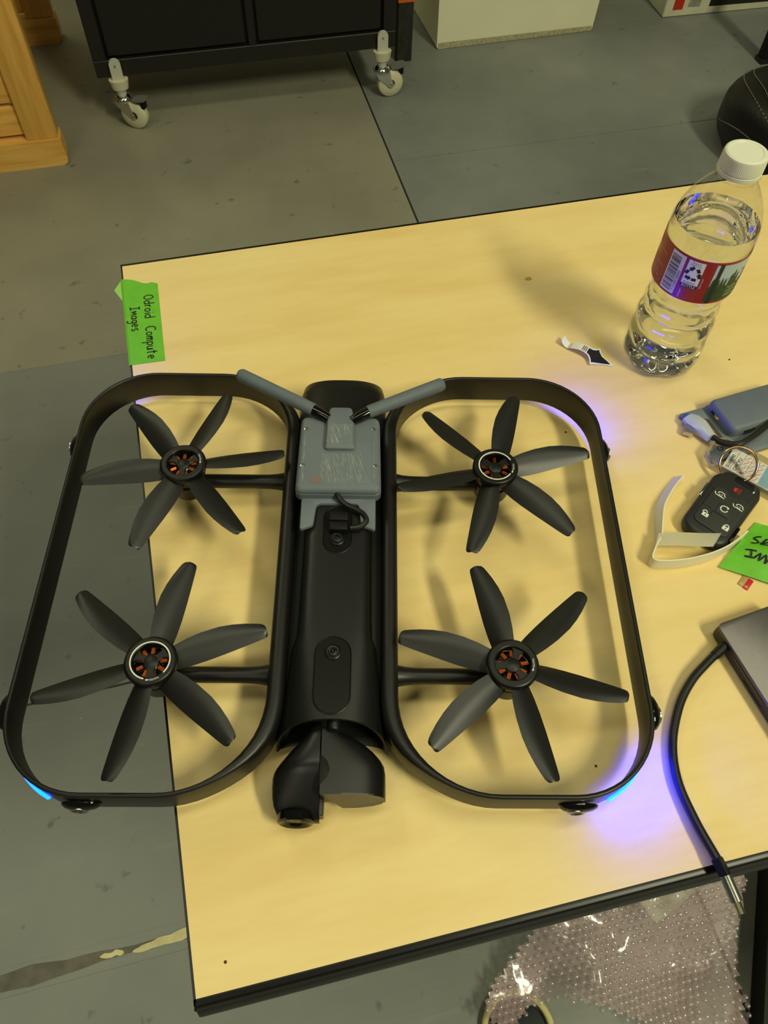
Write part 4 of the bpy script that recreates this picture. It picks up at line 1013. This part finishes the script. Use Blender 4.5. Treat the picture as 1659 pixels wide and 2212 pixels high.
# ------------------------------------------------------------------ black cabinet and its casters
m_cab = mat('black_brown_laminate', (24, 22, 17), 0.5, nz=(30, 0.15, (1, 1, 6)))
m_cab2 = mat('black_brown_frame', (28, 26, 21), 0.45, nz=(30, 0.12, (6, 1, 1)))
cab = thing('black_cabinet', 'black-brown panelled cabinet on white casters behind the table', 'cabinet', (-0.21, 2.185, 0.13))
CW_ = 0.805
part_box('carcass', cab, m_cab, 0.002, CW_ - 0.002, 0.014, 0.42, 0.002, 0.70)
part_box('bottom_rail', cab, m_cab2, 0.0, CW_, 0.0, 0.016, 0.0, 0.042, 0.0015, 1)
part_box('stile', cab, m_cab2, 0.0, 0.034, 0.0, 0.016, 0.0425, 0.70, 0.0015, 1)
part_box('stile', cab, m_cab2, 0.404, 0.424, 0.0, 0.016, 0.0425, 0.70, 0.0015, 1)
part_box('stile', cab, m_cab2, CW_ - 0.034, CW_, 0.0, 0.016, 0.0425, 0.70, 0.0015, 1)
part_box('door_panel', cab, m_cab, 0.040, 0.398, 0.004, 0.018, 0.048, 0.69, 0.003, 1)
part_box('door_panel', cab, m_cab, 0.430, CW_ - 0.04, 0.004, 0.018, 0.048, 0.69, 0.003, 1)
m_cw = mat('cream_nylon', (214, 210, 178), 0.45)
m_cg = mat('grey_nylon', (196, 197, 182), 0.5)
m_ped = mat('brake_pedal_grey', (108, 110, 102), 0.5)
def caster(x, y, rz, label):
    c_ = thing('caster_wheel', label, 'caster', (x, y, 0), 0, 'casters under the black cabinet')
    bm = bmesh.new(); P_ = [(x_, z) for x_, z in roundpoly([(-0.0145, 0.125, 0.0), (0.0145, 0.125, 0.0), (0.0145, 0.180, 0.0140), (-0.0145, 0.180, 0.0140)], 6)]
    loft(bm, [[(a, -0.006, z) for a, z in P_], [(a, 0.002, z) for a, z in P_]]); mount = finish('mount_tab', bm, m_cg, c_)
    bm = bmesh.new(); tube(bm, [(0, -0.0052, 0.163), (0, -0.0078, 0.163)], 0.0028, 10); finish('screw', bm, m_steel, mount)
    bm = bmesh.new()
    loft(bm, [[(k * a, b_ * k - 0.001, z) for a, b_ in [(cos(t) * 1.0, sin(t) * 0.75) for t in [2 * pi * i / 16 for i in range(16)]]] for k, z in ((0.013, 0.098), (0.021, 0.104), (0.0235, 0.116), (0.0255, 0.1275))]); finish('socket_collar', bm, m_cw, c_)
    bm = bmesh.new(); lathe(bm, [(0.0115, 0.080), (0.0125, 0.084), (0.0125, 0.100)], 18); finish('stem', bm, m_cg, c_)
    hd = link('swivel_head', None, c_)
    bm = bmesh.new(); lathe(bm, [(0.020, 0.069), (0.0235, 0.072), (0.0245, 0.078), (0.019, 0.084), (0.012, 0.0875), (0.0, 0.0875)], 24)
    bpy.data.objects.remove(hd)
    head = finish('swivel_head', bm, m_chrome, c_, (0, 0, 0), (0, 0, rz), smooth=60)
    for s_ in (-1, 1):
        bm = bmesh.new(); prf = [(-0.021, 0.074), (0.020, 0.074), (0.023, 0.055), (0.0315, 0.036), (0.028, 0.028), (0.020, 0.028), (0.008, 0.040), (-0.014, 0.058)]
        loft(bm, [[(a, s_ * 0.0145 + d_, z) for a, z in prf] for d_ in (-0.0011, 0.0011)]); finish('fork_plate', bm, m_chrome, head)
    bm = bmesh.new(); pr2 = [(0.012, -0.012), (0.0335, -0.012), (0.0365, -0.0085), (0.0365, 0.0085), (0.0335, 0.012), (0.012, 0.012)]
    rg = []
    for i in range(32):
        a = 2 * pi * i / 32
        rg.append([(0.024 + r_ * cos(a), t_, 0.0366 + r_ * sin(a)) for r_, t_ in pr2])
    loft(bm, rg, loop=True); finish('wheel', bm, m_cw, head, smooth=50)
    bm = bmesh.new(); tube(bm, [(0.024, -0.0175, 0.0366), (0.024, 0.0175, 0.0366)], 0.0045, 12); finish('axle', bm, m_steel, head)
    bm = bmesh.new()
    loft(bm, [[(0.026, -0.012, 0.079), (0.026, 0.012, 0.079), (0.026, 0.012, 0.076), (0.026, -0.012, 0.076)], [(0.045, -0.017, 0.083), (0.045, 0.017, 0.083), (0.045, 0.017, 0.079), (0.045, -0.017, 0.079)], [(0.064, -0.015, 0.086), (0.064, 0.015, 0.086), (0.064, 0.015, 0.082), (0.064, -0.015, 0.082)], [(0.068, -0.008, 0.086), (0.068, 0.008, 0.086), (0.068, 0.008, 0.083), (0.068, -0.008, 0.083)]])
    finish('brake_pedal', bm, m_ped, head)
    bm = bmesh.new(); box(bm, 0.050, 0.062, -0.009, 0.009, 0.058, 0.078, 0.002, 1); finish('brake_tip', bm, m_dark, head)
    return c_
caster(-0.158, 2.178, radians(-28), 'white caster with chrome fork under the cabinet corner nearest the oak furniture')
caster(0.557, 2.178, radians(4), 'white caster with chrome fork under the cabinet corner nearest the white box')

# black post with orange tape
post = thing('black_post', 'dusty black post with orange band beside the cabinet', 'post', (0.645, 2.345, 0))
part_box('post_shaft', post, mat('dusty_black', (44, 42, 34), 0.7, nz=(25, 0.5, (6, 6, 1))), 0, 0.046, 0, 0.03, 0, 0.9, 0.002, 1)
part_box('orange_band', post, mat('orange_tape', (222, 106, 30), 0.5), -0.001, 0.047, -0.001, 0.031, 0.165, 0.26, 0.001, 1)

# white cardboard boxes
m_card = mat('white_cardboard', (240, 238, 204), 0.75, nz=(8, 0.03))
m_worn = mat('worn_cardboard_edge', (178, 172, 136), 0.85, nz=(120, 0.25))
bx = thing('cardboard_box', 'plain white cardboard box with scuffed bottom edge on the floor', 'box', (0.784, 2.392, 0), radians(1.5))
bm = bmesh.new()
rg = []
for z, o_ in ((0.0, 0.004), (0.006, 0.0), (0.2, -0.006), (0.42, 0.0)):
    rg.append([(-o_ * -1 if False else 0.0 + o_, 0.0 + o_, z), (0.518 - o_, 0.0 + o_, z), (0.518 - o_, 0.40, z), (0.0 + o_, 0.40, z)])
loft(bm, rg); finish('box_walls', bm, m_card, bx, smooth=0)
bm = bmesh.new(); loft(bm, [[(0.003, -0.0012, 0.0012), (0.515, -0.0012, 0.0012)], [(0.003, -0.0016, 0.020), (0.515, -0.0016, 0.016)]], closed=False); finish('scuffed_edge', bm, m_worn, bx, smooth=0)
b2 = thing('cardboard_box', 'printed white cardboard box with red stripe and black panel on the floor', 'box', (1.560, 2.434, 0), radians(-1))
bm = bmesh.new(); box(bm, 0, 0.50, 0, 0.38, 0.0005, 0.30, 0.003, 1); finish('box_walls', bm, mat('grey_white_cardboard', (206, 202, 176), 0.7, nz=(20, 0.08)), b2)
fr = lambda x, z: (x, -0.0008, z)
bm = bmesh.new(); flat_poly(bm, [(0.028, 0.022), (0.062, 0.022), (0.066, 0.29), (0.032, 0.29)], fr); finish('red_stripe', bm, mat('box_red', (186, 44, 18), 0.6), b2, smooth=0)
bm = bmesh.new(); flat_poly(bm, [(0.080, 0.028), (0.122, 0.026), (0.126, 0.29), (0.084, 0.29)], fr); finish('grey_stripe', bm, mat('box_grey', (140, 138, 124), 0.6, nz=(40, 0.5)), b2, smooth=0)
bm = bmesh.new(); flat_poly(bm, [(0.155, 0.024), (0.49, 0.020), (0.49, 0.29), (0.160, 0.29)], fr); PB = finish('black_panel', bm, mat('box_black', (28, 26, 22), 0.6), b2, smooth=0)
bm = bmesh.new(); put_text(bm, '1015 PAIR', 0.062, lambda x, y: (0.212 + x * 0.95, -0.0016, 0.052 + y)); finish('box_lettering', bm, m_white, PB, smooth=0)

# black leg at the right edge
lg = thing('chair_leg', 'black upright chair leg at the right edge of the floor', 'chair', (1.738, 2.108, 0))
part_box('leg_tube', lg, m_dark, 0, 0.045, 0, 0.035, 0.01, 0.60, 0.008)
part_box('leg_glide', lg, m_rubber, -0.003, 0.048, -0.003, 0.038, 0.0, 0.014, 0.004)

# black leather bag
m_lea = mat('black_leather', (17, 16, 15), 0.42, bump=(160, 0.5), nz=(12, 0.25))
bag = thing('leather_bag', 'black leather bag with pale stitching behind the bottle', 'bag', (1.545, 1.685, 0), radians(-10))
bm = bmesh.new(); rings = []
for i in range(25):
    h = i / 24
    rr = max(0.02, (1 - abs(2 * h - 0.85) ** 3 / 1.55)) ** 0.62
    rings.append([((0.160 + 0.010 * sin(3 * a_)) * rr * cos(a_), (0.20 + 0.008 * sin(2 * a_ + 1)) * rr * sin(a_), 0.195 * h) for a_ in [2 * pi * k / 40 for k in range(40)]])
loft(bm, rings); finish('bag_body', bm, m_lea, bag, smooth=60)
def on_bag(a_, h, off=0.002):
    rr = max(0.02, (1 - abs(2 * h - 0.85) ** 3 / 1.55)) ** 0.62
    return ((0.160 + 0.010 * sin(3 * a_)) * rr * cos(a_) * (1 + off * 5), (0.20 + 0.008 * sin(2 * a_ + 1)) * rr * sin(a_) * (1 + off * 5), 0.195 * h + off)
m_stitch = mat('pale_stitching', (118, 115, 94), 0.7)
for (a0, a1, h0, h1) in ((105, 240, 0.74, 0.90), (105, 238, 0.66, 0.83), (165, 240, 0.34, 0.50)):
    bm = bmesh.new(); n_ = 60
    for i in range(0, n_, 2):
        p = [on_bag(radians(a0 + (a1 - a0) * (i + d_) / n_), h0 + (h1 - h0) * sin(pi * (i + d_) / n_)) for d_ in (0, 1.2)]
        tube(bm, p, 0.0014, 5)
    finish('stitching', bm, m_stitch, bag)
bm = bmesh.new(); bm.faces.new([bm.verts.new(on_bag(2 * pi * k / 36, 0.935, 0.003)) for k in range(36)]); finish('opening_shade_disc', bm, m_dark, bag, smooth=0)  # flat black disc that paints the shade inside the open bag
bm = bmesh.new(); pts = [on_bag(radians(a_), h, 0.006) for a_, h in ((222, 0.42), (232, 0.62), (246, 0.80), (270, 0.93))]
rg = []
for p in spline(pts, 6): rg.append([(p.x - 0.012, p.y - 0.012, p.z), (p.x + 0.012, p.y + 0.012, p.z), (p.x + 0.012, p.y + 0.012, p.z - 0.006), (p.x - 0.012, p.y - 0.012, p.z - 0.006)])
loft(bm, rg); STR = finish('strap', bm, m_lea, bag, smooth=60)
for off in (-0.010, 0.010):
    bm = bmesh.new(); q = spline(pts, 6)
    for i in range(0, len(q) - 1, 2): tube(bm, [q[i] + Vector((off, off, 0.001)), q[i + 1] + Vector((off, off, 0.001))], 0.0012, 5)
    finish('stitching', bm, m_stitch, STR)
bm = bmesh.new(); random.seed(21)
for i in range(26):
    a_, h = radians(236 + random.random() * 34), 0.42 + random.random() * 0.26
    c_ = [on_bag(a_ + 0.05 * cos(t), h + 0.03 * sin(t) * (1 + random.random()), 0.003) for t in [2 * pi * k / 7 for k in range(7)]]
    bm.faces.new([bm.verts.new(p) for p in c_])
finish('pale_print', bm, mat('pale_print', (170, 166, 140), 0.7), bag, smooth=0)

# ------------------------------------------------------------------ things on the floor below the front edge
def film_mat(name, col, al, rough, spec=0.8):
    m = bpy.data.materials.new(name); m.use_nodes = True; nt = m.node_tree; b = nt.nodes['Principled BSDF']
    b.inputs['Base Color'].default_value = (*lin(col), 1); b.inputs['Roughness'].default_value = 0.5
    b.inputs['Subsurface Weight'].default_value = 0.0
    tr = nt.nodes.new('ShaderNodeBsdfTransparent'); gl = nt.nodes.new('ShaderNodeBsdfGlossy'); gl.inputs['Roughness'].default_value = rough
    m1 = nt.nodes.new('ShaderNodeMixShader'); m1.inputs[0].default_value = al
    m2_ = nt.nodes.new('ShaderNodeMixShader')
    lw = nt.nodes.new('ShaderNodeLayerWeight'); lw.inputs['Blend'].default_value = 0.5
    pw = nt.nodes.new('ShaderNodeMath'); pw.operation = 'POWER'; pw.inputs[1].default_value = 3.0
    ad = nt.nodes.new('ShaderNodeMath'); ad.operation = 'MULTIPLY_ADD'; ad.inputs[1].default_value = 0.5; ad.inputs[2].default_value = 0.10 * spec
    L = nt.links
    L.new(lw.outputs['Facing'], pw.inputs[0]); L.new(pw.outputs[0], ad.inputs[0]); L.new(ad.outputs[0], m2_.inputs[0])
    L.new(tr.outputs[0], m1.inputs[1]); L.new(b.outputs[0], m1.inputs[2]); L.new(m1.outputs[0], m2_.inputs[1]); L.new(gl.outputs[0], m2_.inputs[2])
    L.new(m2_.outputs[0], nt.nodes['Material Output'].inputs[0])
    return m
m_film = film_mat('pink_bubble_film', (242, 212, 212), 0.38, 0.14)
m_bub = film_mat('pink_bubbles', (240, 222, 220), 0.16, 0.09, 2.2)
bw = thing('bubble_wrap', 'crumpled sheet of pinkish bubble wrap on the floor below the table', 'bubble wrap', (0, 0, 0))
def bwz(x, y):
    z = 0.055 + 0.065 * noise.noise(Vector((x * 7 + 3, y * 7, 0.3))) + 0.030 * noise.noise(Vector((x * 15, y * 15 + 5, 1.7))) + 0.006 * noise.noise(Vector((x * 40, y * 40, 4)))
    z += 0.05 * sm(0.36, 0.52, x) * sm(0.02, 0.12, y + 0.06)
    return max(0.004, z)
OUT = [(0.235, 0.17), (0.245, 0.06), (0.205, 0.02), (0.163, -0.012), (0.160, -0.05), (0.182, -0.068), (0.215, -0.045), (0.262, -0.045), (0.300, -0.066), (0.345, -0.095), (0.40, -0.15), (0.440, -0.172), (0.500, -0.085), (0.545, 0.02), (0.55, 0.18)]
OUTL = [(p.x, p.y) for p in spline([(x, y, 0) for x, y in OUT], 5, True)]
def inside(x, y, P):
    r = False
    for i in range(len(P)):
        (x1, y1), (x2, y2) = P[i - 1], P[i]
        if (y1 > y) != (y2 > y) and x < (x2 - x1) * (y - y1) / (y2 - y1) + x1: r = not r
    return r
bm = bmesh.new(); S = 0.007; grid = {}
for i in range(0, 72):
    for j in range(0, 56):
        x, y = 0.14 + i * S, -0.20 + j * S
        if inside(x, y, OUTL): grid[i, j] = bm.verts.new((x, y, bwz(x, y)))
for (i, j) in list(grid):
    q = [(i, j), (i + 1, j), (i + 1, j + 1), (i, j + 1)]
    if all(k in grid for k in q): bm.faces.new([grid[k] for k in q])
finish('film_sheet', bm, m_film, bw, smooth=80)
bm = bmesh.new(); D = 0.0098; random.seed(4)
for j in range(0, 50):
    for i in range(0, 52):
        x = 0.14 + (i + 0.5 * (j % 2)) * D; y = -0.20 + j * D * 0.87
        if not inside(x, y, OUTL) or random.random() < 0.05: continue
        x += random.uniform(-0.0008, 0.0008); y += random.uniform(-0.0008, 0.0008)
        z = bwz(x, y); e = 0.003
        nn = Vector((bwz(x - e, y) - bwz(x + e, y), bwz(x, y - e) - bwz(x, y + e), 2 * e)).normalized()
        q = nn.to_track_quat('Z', 'Y').to_matrix(); sc_ = random.uniform(0.7, 1.1); q = q @ Matrix.Rotation(random.uniform(-0.3, 0.3), 3, 'X') @ Matrix.Rotation(random.uniform(-0.3, 0.3), 3, 'Y')
        R_ = []
        for r_, h_ in ((0.0043, 0.0002), (0.0040, 0.0020), (0.0026, 0.0034)):
            R_.append([tuple(Vector((x, y, z)) + q @ Vector((r_ * sc_ * cos(2 * pi * k / 8), r_ * sc_ * sin(2 * pi * k / 8), h_ * sc_))) for k in range(8)])
        loft(bm, R_, cap0=False)
finish('bubbles', bm, m_bub, bw, smooth=80, kind='stuff')

bn = thing('black_tray', 'low black plastic tray on the floor at the lower right edge', 'tray', (0.452, -0.215, 0), radians(-31.7))
bm = bmesh.new(); rings = []
for d_, z in ((0.004, 0.0), (0.0, 0.004), (0.0, 0.043), (0.002, 0.045), (0.010, 0.045), (0.012, 0.012)):
    rings.append([(x, y, z) for x, y in inset(roundpoly([(0, 0, 0.02), (0.34, 0, 0.02), (0.34, 0.36, 0.02), (0, 0.36, 0.02)], 4), d_)])
loft(bm, rings); finish('tray_shell', bm, m_dark, bn)

pb = thing('plastic_bag', 'clear plastic bag corner lying on the bubble wrap', 'plastic bag', (0, 0, 0))
bm = bmesh.new(); g = []
for i in range(15):
    row = []
    for j in range(11):
        u, v_ = i / 14, j / 10
        x = 0.355 + 0.165 * u + 0.035 * v_ * (1 - u); y = 0.072 - 0.062 * v_ * (1 - 0.75 * u) + 0.0 * u
        row.append(bm.verts.new((x, y, 0.135 + 0.010 * noise.noise(Vector((u * 6, v_ * 5, 2))) + 0.008 * sin(u * 14 + v_ * 4))))
    g.append(row)
for i in range(14):
    for j in range(10): bm.faces.new((g[i][j], g[i + 1][j], g[i + 1][j + 1], g[i][j + 1]))
finish('bag_film', bm, film_mat('clear_bag_film', (226, 224, 206), 0.42, 0.10, 1.2), pb, smooth=70)

wr = thing('coiled_cable', 'cream cable coiled around a dark round base on the floor', 'cable', (0.196, -0.066, 0))
bm = bmesh.new(); tube(bm, [(0.046 * cos(radians(a)), 0.048 * sin(radians(a)), 0.006 + 0.004 * sin(a / 57)) for a in range(0, 361, 10)], 0.0045, 10); finish('cable_loop', bm, mat('cream_cable', (206, 196, 140), 0.45), wr)
bm = bmesh.new(); lathe(bm, [(0.040, 0.0005), (0.040, 0.004), (0.038, 0.006), (0.02, 0.0075), (0.0, 0.0075)], 32); finish('dark_disc', bm, mat('blue_black_disc', (26, 32, 36), 0.25), wr)
clip = thing('rubber_strip', 'short black strip lying on the floor by the bubble wrap', 'strip', (0.285, -0.082, 0), radians(-12))
bm = bmesh.new(); prism(bm, mm2(roundpoly([(-13, -2.6, 1), (13, -2.2, 1), (13, 2.6, 1), (-13, 2.2, 1)], 3)), 0.0002, 0.003, 0.0008); finish('strip_body', bm, m_dark, clip)
